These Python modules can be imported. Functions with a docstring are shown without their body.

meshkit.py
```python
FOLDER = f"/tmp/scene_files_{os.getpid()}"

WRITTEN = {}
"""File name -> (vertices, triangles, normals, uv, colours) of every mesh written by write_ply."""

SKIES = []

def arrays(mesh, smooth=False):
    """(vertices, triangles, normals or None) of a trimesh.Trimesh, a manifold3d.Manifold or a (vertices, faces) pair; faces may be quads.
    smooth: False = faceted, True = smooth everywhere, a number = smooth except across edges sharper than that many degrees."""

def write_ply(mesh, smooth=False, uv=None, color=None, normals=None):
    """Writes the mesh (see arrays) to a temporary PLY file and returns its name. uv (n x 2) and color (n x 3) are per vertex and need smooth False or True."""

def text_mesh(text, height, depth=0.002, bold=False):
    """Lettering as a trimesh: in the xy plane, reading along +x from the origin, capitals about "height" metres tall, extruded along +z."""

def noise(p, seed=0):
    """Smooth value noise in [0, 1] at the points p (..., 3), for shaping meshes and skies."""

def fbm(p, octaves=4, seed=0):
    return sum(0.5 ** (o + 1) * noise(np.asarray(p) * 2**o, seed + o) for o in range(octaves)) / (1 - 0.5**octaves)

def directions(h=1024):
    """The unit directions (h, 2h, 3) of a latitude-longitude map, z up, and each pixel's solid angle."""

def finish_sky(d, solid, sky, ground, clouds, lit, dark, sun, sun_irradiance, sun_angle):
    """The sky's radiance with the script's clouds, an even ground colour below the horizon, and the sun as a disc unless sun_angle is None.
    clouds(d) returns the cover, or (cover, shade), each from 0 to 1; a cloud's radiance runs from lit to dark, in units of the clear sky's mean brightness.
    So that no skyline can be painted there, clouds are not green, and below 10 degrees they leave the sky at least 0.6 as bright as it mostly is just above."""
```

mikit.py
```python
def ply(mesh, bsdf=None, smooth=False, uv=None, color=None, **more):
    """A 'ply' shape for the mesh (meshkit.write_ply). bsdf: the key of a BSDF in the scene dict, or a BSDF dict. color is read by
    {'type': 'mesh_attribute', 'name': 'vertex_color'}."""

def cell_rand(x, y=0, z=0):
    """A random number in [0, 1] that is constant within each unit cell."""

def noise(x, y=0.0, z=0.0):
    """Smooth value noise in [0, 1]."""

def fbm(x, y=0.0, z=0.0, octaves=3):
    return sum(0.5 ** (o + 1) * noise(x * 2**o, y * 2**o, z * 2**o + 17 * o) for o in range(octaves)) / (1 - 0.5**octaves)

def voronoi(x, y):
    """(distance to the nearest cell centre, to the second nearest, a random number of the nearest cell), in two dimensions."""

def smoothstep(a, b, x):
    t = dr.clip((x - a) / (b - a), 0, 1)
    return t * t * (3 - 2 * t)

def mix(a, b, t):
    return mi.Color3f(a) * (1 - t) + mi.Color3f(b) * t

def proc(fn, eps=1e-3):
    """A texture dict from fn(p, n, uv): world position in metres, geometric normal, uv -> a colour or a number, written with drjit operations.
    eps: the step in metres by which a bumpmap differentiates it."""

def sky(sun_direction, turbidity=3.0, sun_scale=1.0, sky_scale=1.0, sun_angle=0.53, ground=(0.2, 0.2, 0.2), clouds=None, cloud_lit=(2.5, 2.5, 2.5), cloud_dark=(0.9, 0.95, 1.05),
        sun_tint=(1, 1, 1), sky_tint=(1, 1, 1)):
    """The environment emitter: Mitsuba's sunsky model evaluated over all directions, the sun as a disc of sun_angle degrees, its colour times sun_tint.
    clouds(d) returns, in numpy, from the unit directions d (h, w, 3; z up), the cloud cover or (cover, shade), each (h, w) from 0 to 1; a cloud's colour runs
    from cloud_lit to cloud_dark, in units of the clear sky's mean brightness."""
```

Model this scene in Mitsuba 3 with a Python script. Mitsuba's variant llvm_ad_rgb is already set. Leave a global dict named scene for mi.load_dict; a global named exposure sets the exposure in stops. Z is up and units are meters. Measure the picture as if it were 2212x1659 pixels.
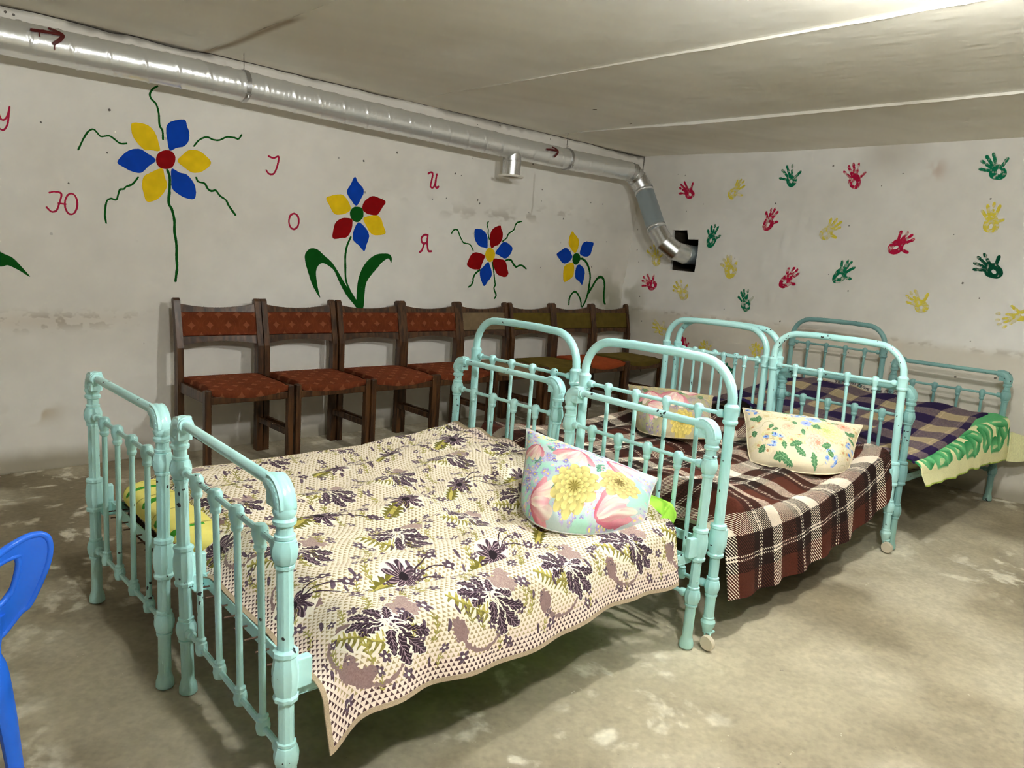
import math, json
import numpy as np, trimesh
import mitsuba as mi, drjit as dr
import mikit, meshkit
from mikit import proc, noise, fbm, voronoi, cell_rand, smoothstep, mix
from shapely.geometry import Polygon, LineString, Point
from shapely.ops import unary_union
from shapely import affinity
import manifold3d as m3

T = mi.ScalarTransform4f
scene, labels = {'type': 'scene'}, {}

# ------------------------------------------------------------------ camera, lamps, exposure
scene['camera'] = {'type': 'perspective', 'fov': 69.1273, 'fov_axis': 'x', 'near_clip': 0.02, 'far_clip': 60.0,
    'to_world': T().look_at(origin=[0, -4.3186, 1.2299], target=[0.6815, -3.6056, 1.0646], up=[0.0641, 0.1669, 0.9839])}
exposure = 5.1
LAMPS = [((2.42, -3.58, 2.13), 24.0), ((0.65, -4.38, 2.12), 31.0)]     # compact ceiling lamps: position, radiance
LAMP_TINT = (0.985, 1.0, 0.965)


def lin(r, g, b):
    return [((c / 255 + 0.055) / 1.055) ** 2.4 if c > 10 else c / 255 / 12.92 for c in (r, g, b)]


# ------------------------------------------------------------------ scene-writing helpers
def numbered(name, taken):
    if name not in taken:
        return name
    k = 1
    while f'{name}_{k:03d}' in taken:
        k += 1
    return f'{name}_{k:03d}'


THINGS = set()


def thing(name, label, cat, group=None):
    key = numbered(name, THINGS)
    THINGS.add(key)
    labels[key] = {'label': label, 'category': cat}
    if group:
        labels[key]['group'] = group
    return key


def struct(name, label=None):
    THINGS.add(name)
    labels[name] = {'kind': 'structure', 'label': label or name.replace('_', ' '), 'category': name.split('_')[0]}
    return name


def add(parent, name, shape, label=None, to_world=None, **props):
    """One entry: a part of parent (or parent itself when name is None)."""
    key = parent if name is None else numbered(parent + '__' + name, scene)
    d = dict(shape)
    if to_world is not None:
        d['to_world'] = T(to_world)
    scene[key] = d
    if label or props:
        labels.setdefault(key, {}).update(({'label': label} if label else {}), **props)
    return key


def ply(mesh, mat, smooth=False, uv=None):
    return mikit.ply(mesh, mat, smooth=smooth, uv=uv)


def tm(v, f):
    f = np.asarray(f)
    if f.shape[1] == 4:
        f = np.vstack([f[:, [0, 1, 2]], f[:, [0, 2, 3]]])
    return trimesh.Trimesh(np.asarray(v, float), f, process=False)


def cat(*ms):
    return trimesh.util.concatenate([m for m in ms if m is not None])


def xf(mesh, M):
    m = mesh.copy()
    m.apply_transform(np.asarray(M, float))
    return m


def mv(x, y, z):
    M = np.eye(4)
    M[:3, 3] = (x, y, z)
    return M


def rot(deg, axis):
    return trimesh.transformations.rotation_matrix(math.radians(deg), axis)


def gridfaces(n, m, wrap=False, flip=False):
    """faces of an n x m vertex grid (row-major), wrapping the second index if asked"""
    i, j = np.meshgrid(np.arange(n - 1), np.arange(m if wrap else m - 1), indexing='ij')
    k = (j + 1) % m
    q = np.stack([i * m + j, i * m + k, (i + 1) * m + k, (i + 1) * m + j], -1).reshape(-1, 4)
    return q[:, ::-1] if flip else q


def lathe(profile, n=20, flute=0, depth=0.0, zr=None):
    """profile: (radius, z) from bottom to top, about +z; fluted between the heights zr"""
    P = np.asarray(profile, float)
    a = np.arange(n) * 2 * np.pi / n
    r = P[:, :1] * np.ones((1, n))
    if flute:
        on = ((P[:, 1] >= zr[0]) & (P[:, 1] <= zr[1])).astype(float)[:, None]
        r = r * (1 - on * depth * (0.5 + 0.5 * np.cos(flute * a))[None])
    v = np.stack([r * np.cos(a), r * np.sin(a), P[:, 1:2] * np.ones((1, n))], -1).reshape(-1, 3)
    f = gridfaces(len(P), n, True)
    f = np.vstack([f[:, [0, 1, 2]], f[:, [0, 2, 3]]])
    v = np.vstack([v, [[0, 0, P[0, 1]], [0, 0, P[-1, 1]]]])
    b, t, k = len(v) - 2, len(v) - 1, (len(P) - 1) * n
    i = np.arange(n)
    f = np.vstack([f, np.stack([(i + 1) % n, i, i * 0 + b], 1), np.stack([k + i, k + (i + 1) % n, i * 0 + t], 1)])
    return tm(v, f)


def sweep(points, radius, n=12, up=(0, 0, 1), closed=False, sx=1.0, sy=1.0):
    """A tube along the points; radius a number or one per point; sx, sy flatten its section."""
    p = np.asarray(points, float)
    t = np.gradient(p, axis=0) if not closed else np.roll(p, -1, 0) - np.roll(p, 1, 0)
    t /= np.linalg.norm(t, axis=1, keepdims=True) + 1e-12
    a = np.cross(t[0], up)
    if np.linalg.norm(a) < 1e-3:
        a = np.cross(t[0], (1, 0, 0))
    A = []
    for k in range(len(p)):
        a = a - t[k] * (a @ t[k])
        a /= np.linalg.norm(a) + 1e-12
        A.append(a)
    A = np.array(A)
    B = np.cross(t, A)
    ang = np.arange(n) * 2 * np.pi / n
    r = np.broadcast_to(radius, (len(p),))[:, None, None]
    v = p[:, None] + r * (sx * np.cos(ang)[None, :, None] * A[:, None] + sy * np.sin(ang)[None, :, None] * B[:, None])
    v = v.reshape(-1, 3)
    if closed:
        v2 = np.vstack([v, v[:n]])
        f = gridfaces(len(p) + 1, n, True, True)
        return tm(v2, f)
    f = gridfaces(len(p), n, True, True)
    f = np.vstack([f[:, [0, 1, 2]], f[:, [0, 2, 3]]])
    v = np.vstack([v, p[:1], p[-1:]])
    i, k = np.arange(n), (len(p) - 1) * n
    f = np.vstack([f, np.stack([i, (i + 1) % n, i * 0 + len(v) - 2], 1), np.stack([k + (i + 1) % n, k + i, i * 0 + len(v) - 1], 1)])
    m = tm(v, f)
    if m.volume < 0:
        m.invert()
    return m


def rbox(sx, sy, sz, r=0.004, at=(0, 0, 0), n=8):
    """A box with rounded edges: the hull of eight small spheres."""
    r = min(r, sx / 2 - 1e-4, sy / 2 - 1e-4, sz / 2 - 1e-4)
    s = m3.Manifold.sphere(r, n)
    c = [s.translate([x * (sx / 2 - r) + at[0], y * (sy / 2 - r) + at[1], z * (sz / 2 - r) + at[2]]) for x in (-1, 1) for y in (-1, 1) for z in (-1, 1)]
    h = m3.Manifold.batch_hull(c).to_mesh()
    return tm(h.vert_properties[:, :3], h.tri_verts)


def bar(a, b, w, h, r=0.004, up=(0, 0, 1)):
    """a rounded bar from a to b: w across, h along up"""
    a, b = np.asarray(a, float), np.asarray(b, float)
    L = np.linalg.norm(b - a)
    z = (b - a) / L
    x = np.cross(up, z)
    x = x / np.linalg.norm(x)
    y = np.cross(z, x)
    M = np.eye(4)
    M[:3, 0], M[:3, 1], M[:3, 2], M[:3, 3] = x, y, z, (a + b) / 2
    return xf(rbox(w, h, L, r), M)


def smooth_curve(pts, step=6, closed=True):
    """Catmull-Rom through the points"""
    P = np.asarray(pts, float)
    n = len(P)
    out = []
    rng = range(n) if closed else range(n - 1)
    for i in rng:
        if closed:
            a, b, c, d = P[(i - 1) % n], P[i], P[(i + 1) % n], P[(i + 2) % n]
        else:
            a, b, c, d = P[max(i - 1, 0)], P[i], P[i + 1], P[min(i + 2, n - 1)]
        for t in np.arange(step) / step:
            out.append(0.5 * (2 * b + (c - a) * t + (2 * a - 5 * b + 4 * c - d) * t * t + (3 * b - a - 3 * c + d) * t ** 3))
    if not closed:
        out.append(P[-1])
    return np.array(out)


def cr(table, n):
    """n points of a smooth curve through table"""
    c = smooth_curve(table, 24, closed=False)
    s = np.r_[0, np.cumsum(np.linalg.norm(np.diff(c, axis=0), axis=1))]
    return np.stack([np.interp(np.linspace(0, s[-1], n), s, c[:, k]) for k in range(c.shape[1])], 1)


def flatmesh(poly, edge):
    """triangles of a 2-D polygon, subdivided to the given edge length"""
    ms = []
    for g in (poly.geoms if hasattr(poly, 'geoms') else [poly]):
        if g.area < 1e-7:
            continue
        v, f = trimesh.creation.triangulate_polygon(g, engine='earcut')
        v, f = trimesh.remesh.subdivide_to_size(np.c_[v, np.zeros(len(v))], f, edge, max_iter=12)
        ms.append(tm(v, f))
    return cat(*ms)


def sstep(a, b, x):
    t = np.clip((np.asarray(x, float) - a) / (b - a), 0, 1)
    return t * t * (3 - 2 * t)


def nz(x, y, z=0.0, seed=0):
    """numpy value noise, -1..1"""
    x, y, z = np.broadcast_arrays(np.asarray(x, float), y, z)
    return 2 * meshkit.noise(np.stack([x, y, z], -1), seed) - 1


def nf(x, y, z=0.0, seed=0, octaves=3):
    x, y, z = np.broadcast_arrays(np.asarray(x, float), y, z)
    return 2 * meshkit.fbm(np.stack([x, y, z], -1), octaves, seed) - 1


# ------------------------------------------------------------------ materials
def mat(key, base, rough=0.6, spec=0.4, bump=None, scale=1.0, eps=1e-3, two=False, **kw):
    b = {'type': 'principled', 'base_color': {'type': 'rgb', 'value': base} if isinstance(base, (list, tuple)) else proc(base),
         'roughness': rough, 'specular': spec, **kw}
    if bump is not None:
        b = {'type': 'bumpmap', 'nested': b, 'tex': proc(bump, eps), 'scale': scale}
    if two or bump is None:
        b = {'type': 'twosided', 'nested': b}
    scene[key] = b
    return key


C3 = mi.Color3f


def sel(m, a, b):
    return dr.select(m, a, b)


def fr(x):
    return x - dr.floor(x)


def rt(x, y, cx, cy, a):
    c, s = math.cos(a), math.sin(a)
    return c * (x - cx) + s * (y - cy), -s * (x - cx) + c * (y - cy)


def leafm(x, y, L, W, k=0.0, amp=0.0, slant=0.8, lens=False):
    """mask of a leaf lying along +x from 0 to L, half-width W, with k teeth"""
    t = dr.clip(x / L, 0, 1)
    w = W * (4 * t * (1 - t) if lens else dr.sqrt(dr.maximum(4 * t * (1 - t), 0)))
    if k:
        w = w * (1 - amp * fr(t * k - slant * dr.abs(y) / W))
    return (x > 0) & (x < L) & (dr.abs(y) < w)


# walls
PLASTER = lin(217, 211, 199)


def wall_left_colour(p, n, uv):
    x, z = p.x, p.z
    big = fbm(x * 0.9, z * 1.1, 3.0, 3)
    fine = fbm(x * 9, z * 9, 1.0, 2)
    c = mix(lin(222, 217, 209), lin(233, 230, 224), smoothstep(0.3, 0.7, big))
    c = c * (0.955 + 0.09 * fine)
    # damp, flaking strip low on the wall beside the chairs
    e = dr.exp(-dr.square((x - 0.85) / 0.42)) * dr.exp(-dr.square((z - 0.765 - 0.02 * (x - 0.9)) / 0.040))
    pe = e * smoothstep(0.45, 0.62, fbm(x * 26, z * 34, 7.0, 3))
    c = mix(c, lin(160, 151, 138), pe * 0.8)
    c = mix(c, lin(200, 184, 166), e * 0.35)
    b = dr.exp(-dr.square((x - 0.80) / 0.10)) * dr.exp(-dr.square((z - 0.295) / 0.05)) * smoothstep(0.35, 0.65, noise(x * 14, z * 18, 2.0))
    c = mix(c, lin(176, 156, 122), b * 0.7)
    # mould in the corner behind the last chairs
    m = dr.exp(-dr.square((x - 5.2) / 0.35)) * dr.exp(-dr.square((z - 0.92) / 0.22)) * smoothstep(0.30, 0.65, fbm(x * 6, z * 6, 5.0, 3))
    c = mix(c, lin(140, 138, 112), m * 0.75)
    s = dr.exp(-dr.square((x - 4.05) / 0.9)) * dr.exp(-dr.square((z - 1.58 - 0.05 * dr.sin(x * 3)) / 0.05)) * smoothstep(0.5, 0.7, fbm(x * 9, z * 16, 3.0, 3))
    c = mix(c, lin(166, 158, 146), s * 0.6)
    # old drip lines and a scraped joint below the tee
    j = smoothstep(0.012, 0.004, dr.abs(x - 4.21 - 0.01 * noise(z * 12, 3.0, 1.0))) * smoothstep(1.58, 1.62, z) * smoothstep(1.92, 1.88, z)
    c = mix(c, lin(178, 170, 158), j * 0.5)
    # black specks
    f1, f2, r = voronoi(x * 5.2, z * 5.2)
    sp = sel((f1 < 0.016 + 0.022 * fr(r * 7)) & (r > 0.62), 1.0, 0.0) * smoothstep(0.42, 0.6, fbm(x * 1.1, z * 1.1, 9.0, 2))
    c = mix(c, lin(60, 54, 48), sp * 0.85)
    # dirty foot
    g = smoothstep(0.10, 0.0, z - 0.05 * fbm(x * 5, 1.0, 2.0, 3))
    c = mix(c, lin(150, 142, 122), g * 0.85)
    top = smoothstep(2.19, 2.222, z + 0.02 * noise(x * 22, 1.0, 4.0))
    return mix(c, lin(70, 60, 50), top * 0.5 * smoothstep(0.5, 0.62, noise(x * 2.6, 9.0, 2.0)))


def wall_right_colour(p, n, uv):
    y, z = p.y, p.z
    big = fbm(y * 0.9, z * 1.1, 13.0, 3)
    fine = fbm(y * 9, z * 9, 11.0, 2)
    c = mix(lin(222, 218, 211), lin(233, 231, 227), smoothstep(0.3, 0.7, big))
    c = c * (0.955 + 0.09 * fine)
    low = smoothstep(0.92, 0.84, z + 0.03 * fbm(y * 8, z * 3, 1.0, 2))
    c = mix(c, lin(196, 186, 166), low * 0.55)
    led = dr.exp(-dr.square((z - 0.865) / 0.018)) * smoothstep(0.52, 0.66, fbm(y * 14, z * 26, 4.0, 3))
    c = mix(c, lin(140, 126, 106), led * 0.35)
    m = dr.exp(-dr.square((y + 0.05) / 0.22)) * dr.exp(-dr.square((z - 0.9) / 0.3)) * smoothstep(0.3, 0.65, fbm(y * 6, z * 6, 5.0, 3))
    c = mix(c, lin(148, 144, 120), m * 0.6)
    st = dr.exp(-dr.square((y + 2.47) / 0.05)) * dr.exp(-dr.square((z - 2.01) / 0.06)) * smoothstep(0.3, 0.6, noise(y * 20, z * 20, 2.0))
    c = mix(c, lin(196, 178, 166), st * 0.8)
    f1, f2, r = voronoi(y * 4.6, z * 4.6)
    sp = sel((f1 < 0.014 + 0.02 * fr(r * 7)) & (r > 0.7), 1.0, 0.0)
    c = mix(c, lin(80, 72, 64), sp * 0.8)
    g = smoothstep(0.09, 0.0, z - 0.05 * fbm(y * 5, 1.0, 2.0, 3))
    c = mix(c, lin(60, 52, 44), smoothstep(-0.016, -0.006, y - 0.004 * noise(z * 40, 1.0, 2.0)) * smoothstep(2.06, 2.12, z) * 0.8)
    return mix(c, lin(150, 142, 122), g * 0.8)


def plaster_bump(p, n, uv):
    return 0.004 * fbm(p.x * 7 + p.y * 7, p.z * 7, 2.0, 2) + 0.0010 * noise(p.x * 70 + p.y * 70, p.z * 70, 6.0)


mat('plaster_left', wall_left_colour, 0.85, 0.25, bump=plaster_bump, scale=1.0, eps=3e-3)
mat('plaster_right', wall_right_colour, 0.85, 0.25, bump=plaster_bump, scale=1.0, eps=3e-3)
mat('plaster_plain', lin(128, 124, 116), 0.9, 0.2)


def ceiling_colour(p, n, uv):
    x, y = p.x, p.y
    c = mix(lin(208, 203, 190), lin(222, 219, 210), smoothstep(0.3, 0.7, fbm(x * 1.2, y * 0.8, 1.0, 3)))
    st = fbm(x * 1.5, y * 9 + x * 3, 4.0, 2)
    c = c * (0.95 + 0.09 * st)
    sm = smoothstep(0.045, 0.0, dr.abs(x - 1.645 - 0.03 * noise(y * 3, 1.0, 8.0))) * smoothstep(-1.12, -0.95, y) * smoothstep(0.4, 0.55, 0.5 + 0.3 * noise(y * 6, x * 6, 2.0))
    c = mix(c, lin(132, 112, 84), sm * 0.75)
    for hx, hy, hr in ((3.792, -0.947, 0.011), (4.288, -0.855, 0.007)):          # plugged holes
        c = sel(dr.square(x - hx) + dr.square((y - hy) * 0.6) < hr * hr, C3(lin(70, 60, 50)), c)
    return c


mat('ceiling_paint', ceiling_colour, 0.85, 0.25, bump=lambda p, n, uv: 0.0014 * fbm(p.x * 26, p.y * 9, 2.0, 2), scale=1.0, eps=3e-3)
mat('hole_shade', lambda p, n, uv: mix(lin(34, 30, 24), lin(74, 66, 54), fbm(p.x * 30, p.y * 40, p.z * 40, 3)), 0.95, 0.1)  # near-black mottle stands in for the shade inside the duct hole
mat('gap_dark', lin(40, 34, 28), 0.9, 0.1)


def floor_colour(p, n, uv):
    x, y = p.x, p.y
    a = fbm(x * 1.3, y * 1.3, 2.0, 4)
    c = mix(lin(128, 118, 97), lin(170, 161, 139), smoothstep(0.32, 0.68, a))
    d = fbm(x * 6, y * 6, 7.0, 4)
    c = c * (0.73 + 0.40 * d)
    g = smoothstep(0.50, 0.75, fbm(x * 2.1, y * 2.6, 15.0, 3))
    c = mix(c, lin(190, 182, 162), g * 0.5)
    w = smoothstep(0.56, 0.80, fbm(x * 13 + 2 * noise(x * 5, y * 5, 1.0), y * 13, 4.0, 5)) * smoothstep(0.40, 0.70, noise(x * 1.3, y * 1.3, 12.0))
    c = mix(c, lin(216, 211, 194), w * 0.75)
    f = fbm(x * 70, y * 70, 3.0, 3)
    c = c * (0.84 + 0.32 * f)
    f1, f2, r = voronoi(x * 13 + noise(x * 40, y * 40, 2.0), y * 13)
    k = f1 + 0.16 * noise(x * 190, y * 190, 5.0)
    sp = smoothstep(0.15 * fr(r * 9), 0.06 * fr(r * 9), k) * sel(r > 0.80, 1.0, 0.0)
    c = mix(c, mix(lin(104, 96, 82), lin(214, 208, 190), sel(fr(r * 31) > 0.45, 1.0, 0.0)), sp * 0.6)
    st = dr.abs(noise(x * 2.6 + 0.9 * noise(x * 3, y * 3, 1.0), y * 1.4, 5.0) - 0.5)
    return mix(c, lin(120, 110, 92), smoothstep(0.05, 0.0, st) * 0.18 * smoothstep(0.45, 0.7, noise(x * 2.9, y * 2.9, 3.0)))


mat('concrete', floor_colour, 0.8, 0.3, bump=lambda p, n, uv: 0.003 * fbm(p.x * 12, p.y * 12, 2.0, 2) + 0.0010 * noise(p.x * 100, p.y * 100, 4.0), scale=1.0, eps=2e-3)


# bed paint: pale turquoise enamel, chipped to dark iron
def enamel(c0, c1):
    def fn(p, n, uv):
        a = noise(p.x * 95, p.y * 95, p.z * 70)
        b = noise(p.x * 15, p.y * 15, p.z * 9)
        d = noise(p.x * 240, p.y * 240, p.z * 200)
        chip = smoothstep(0.90, 0.92, 0.62 * a + 0.36 * b + 0.18 * d)
        c = mix(c0, c1, smoothstep(0.25, 0.75, fbm(p.x * 6, p.y * 6, p.z * 4, 2)))
        c = mix(c, lin(150, 178, 150), smoothstep(0.26, 0.02, p.z) * 0.35)
        return mix(c, lin(34, 42, 46), chip)
    return fn


def enamel_bump(p, n, uv):
    return 0.0010 * fbm(p.x * 60, p.y * 60, p.z * 44, 2)


mat('turquoise_enamel', enamel(lin(168, 220, 219), lin(186, 234, 232)), 0.24, 0.6, bump=enamel_bump, scale=1.0, eps=1.5e-3)
mat('dusty_enamel', enamel(lin(110, 152, 152), lin(132, 176, 172)), 0.42, 0.4, bump=enamel_bump, scale=1.0, eps=1.5e-3)
mat('wheel_porcelain', lin(196, 186, 164), 0.4)
mat('rail_rust', lin(86, 66, 52), 0.7)


# wood and fabrics of the chairs
def wood(p, n, uv):
    g = fbm(p.x * 70 + 3 * noise(p.x * 8, p.y * 8, p.z * 4), p.y * 70, p.z * 6, 3)
    c = mix(lin(46, 25, 11), lin(84, 52, 24), smoothstep(0.25, 0.75, g))
    return c * (0.85 + 0.3 * noise(p.x * 3, p.y * 3, p.z * 3))


mat('dark_wood', wood, 0.38, 0.5)


def upholstery(c0, c1, star):
    def fn(p, n, uv):
        c = mix(c0, c1, fbm(p.x * 26, p.y * 26, p.z * 26, 2))
        c = c * (0.90 + 0.14 * noise(uv.x * 620, uv.y * 40, 3.0))
        if star is not None:
            row = dr.floor(uv.y / 0.060)
            x = fr(uv.x / 0.104 + 0.5 * (row - 2 * dr.floor(row / 2))) - 0.5
            y = fr(uv.y / 0.060) - 0.5
            m = dr.power(dr.abs(x * 0.104) + 1e-5, 0.62) + dr.power(dr.abs(y * 0.060) + 1e-5, 0.62)
            ring = dr.abs(dr.sqrt(dr.square(x * 1.0) + dr.square(y * 0.6)) - 0.40)
            c = mix(c, star, sel(m < 0.108, 0.32, 0.0))
            c = mix(c, star, smoothstep(0.02, 0.0, ring) * 0.12)
        return c
    return fn


mat('rust_fabric', upholstery(lin(92, 40, 20), lin(116, 54, 28), lin(170, 112, 78)), 0.9, 0.15, sheen=0.3)
mat('olive_fabric', upholstery(lin(84, 70, 24), lin(104, 88, 34), None), 0.9, 0.15, sheen=0.3)
mat('taupe_fabric', upholstery(lin(108, 92, 68), lin(130, 112, 86), None), 0.9, 0.15, sheen=0.3)
mat('orange_fabric', upholstery(lin(136, 56, 26), lin(156, 72, 34), None), 0.9, 0.15, sheen=0.3)

mat('blue_plastic', [0.016, 0.125, 0.66], 0.30, 0.5)


# metal of the duct
def foil_bump(p, n, uv):
    return 0.0009 * fbm(p.x * 70, p.y * 18, p.z * 18, 2) + 0.0004 * noise(p.x * 240, p.y * 30, p.z * 30)


scene['foil'] = {'type': 'twosided', 'nested': {'type': 'bumpmap', 'tex': proc(foil_bump, 1.5e-3), 'scale': 1.0,
    'nested': {'type': 'principled', 'base_color': {'type': 'rgb', 'value': [0.86, 0.87, 0.86]}, 'metallic': 0.72, 'roughness': 0.30, 'specular': 0.5}}}
scene['sheet_zinc'] = {'type': 'twosided', 'nested': {'type': 'roughconductor', 'material': 'Al', 'alpha': 0.16, 'specular_reflectance': {'type': 'rgb', 'value': [0.80, 0.82, 0.82]}}}
mat('zinc_dull', [0.36, 0.43, 0.47], 0.42, 0.5, metallic=0.65)
mat('cream_plastic', lin(226, 222, 210), 0.4)
mat('steel_strap', [0.5, 0.5, 0.5], 0.3, 0.5, metallic=0.9)
mat('wire_dark', lin(80, 74, 66), 0.6)
mat('arrow_paint', lin(84, 22, 20), 0.5)


# mural paints
def brushed(c, v=0.12):
    def fn(p, n, uv):
        return C3(c) * (1 - v + 2 * v * fbm(p.x * 20 + p.y * 20, p.z * 20, 2.0, 3))
    return fn


PAINT = {'blue': mat('paint_blue', brushed(lin(4, 62, 172)), 0.75, 0.12), 'yellow': mat('paint_yellow', brushed(lin(228, 194, 22)), 0.75, 0.12),
         'red': mat('paint_red', brushed(lin(140, 2, 8)), 0.75, 0.12), 'green': mat('paint_green', brushed(lin(2, 80, 16)), 0.75, 0.12),
         'letter': mat('paint_crimson', brushed(lin(172, 34, 68)), 0.75, 0.12)}


def printed(c, amount):
    """a dabbed print: the paint is thin in places, so the plaster's own colour shows"""
    def fn(p, n, uv):
        k = smoothstep(amount - 0.16, amount + 0.16, fbm(p.y * 75, p.z * 75, 4.0, 3) + 0.3 * noise(p.y * 16, p.z * 16, 2.0) - 0.12)
        return mix(c, lin(214, 209, 199), k * 0.8)
    return fn


HAND = {'red': mat('print_red', printed(lin(178, 22, 62), 0.70), 0.8, 0.1), 'yellow': mat('print_yellow', printed(lin(216, 200, 70), 0.60), 0.8, 0.1),
        'green': mat('print_green', printed(lin(10, 112, 78), 0.68), 0.8, 0.1), 'darkgreen': mat('print_dark_green', printed(lin(2, 70, 48), 0.80), 0.8, 0.1)}

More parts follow.
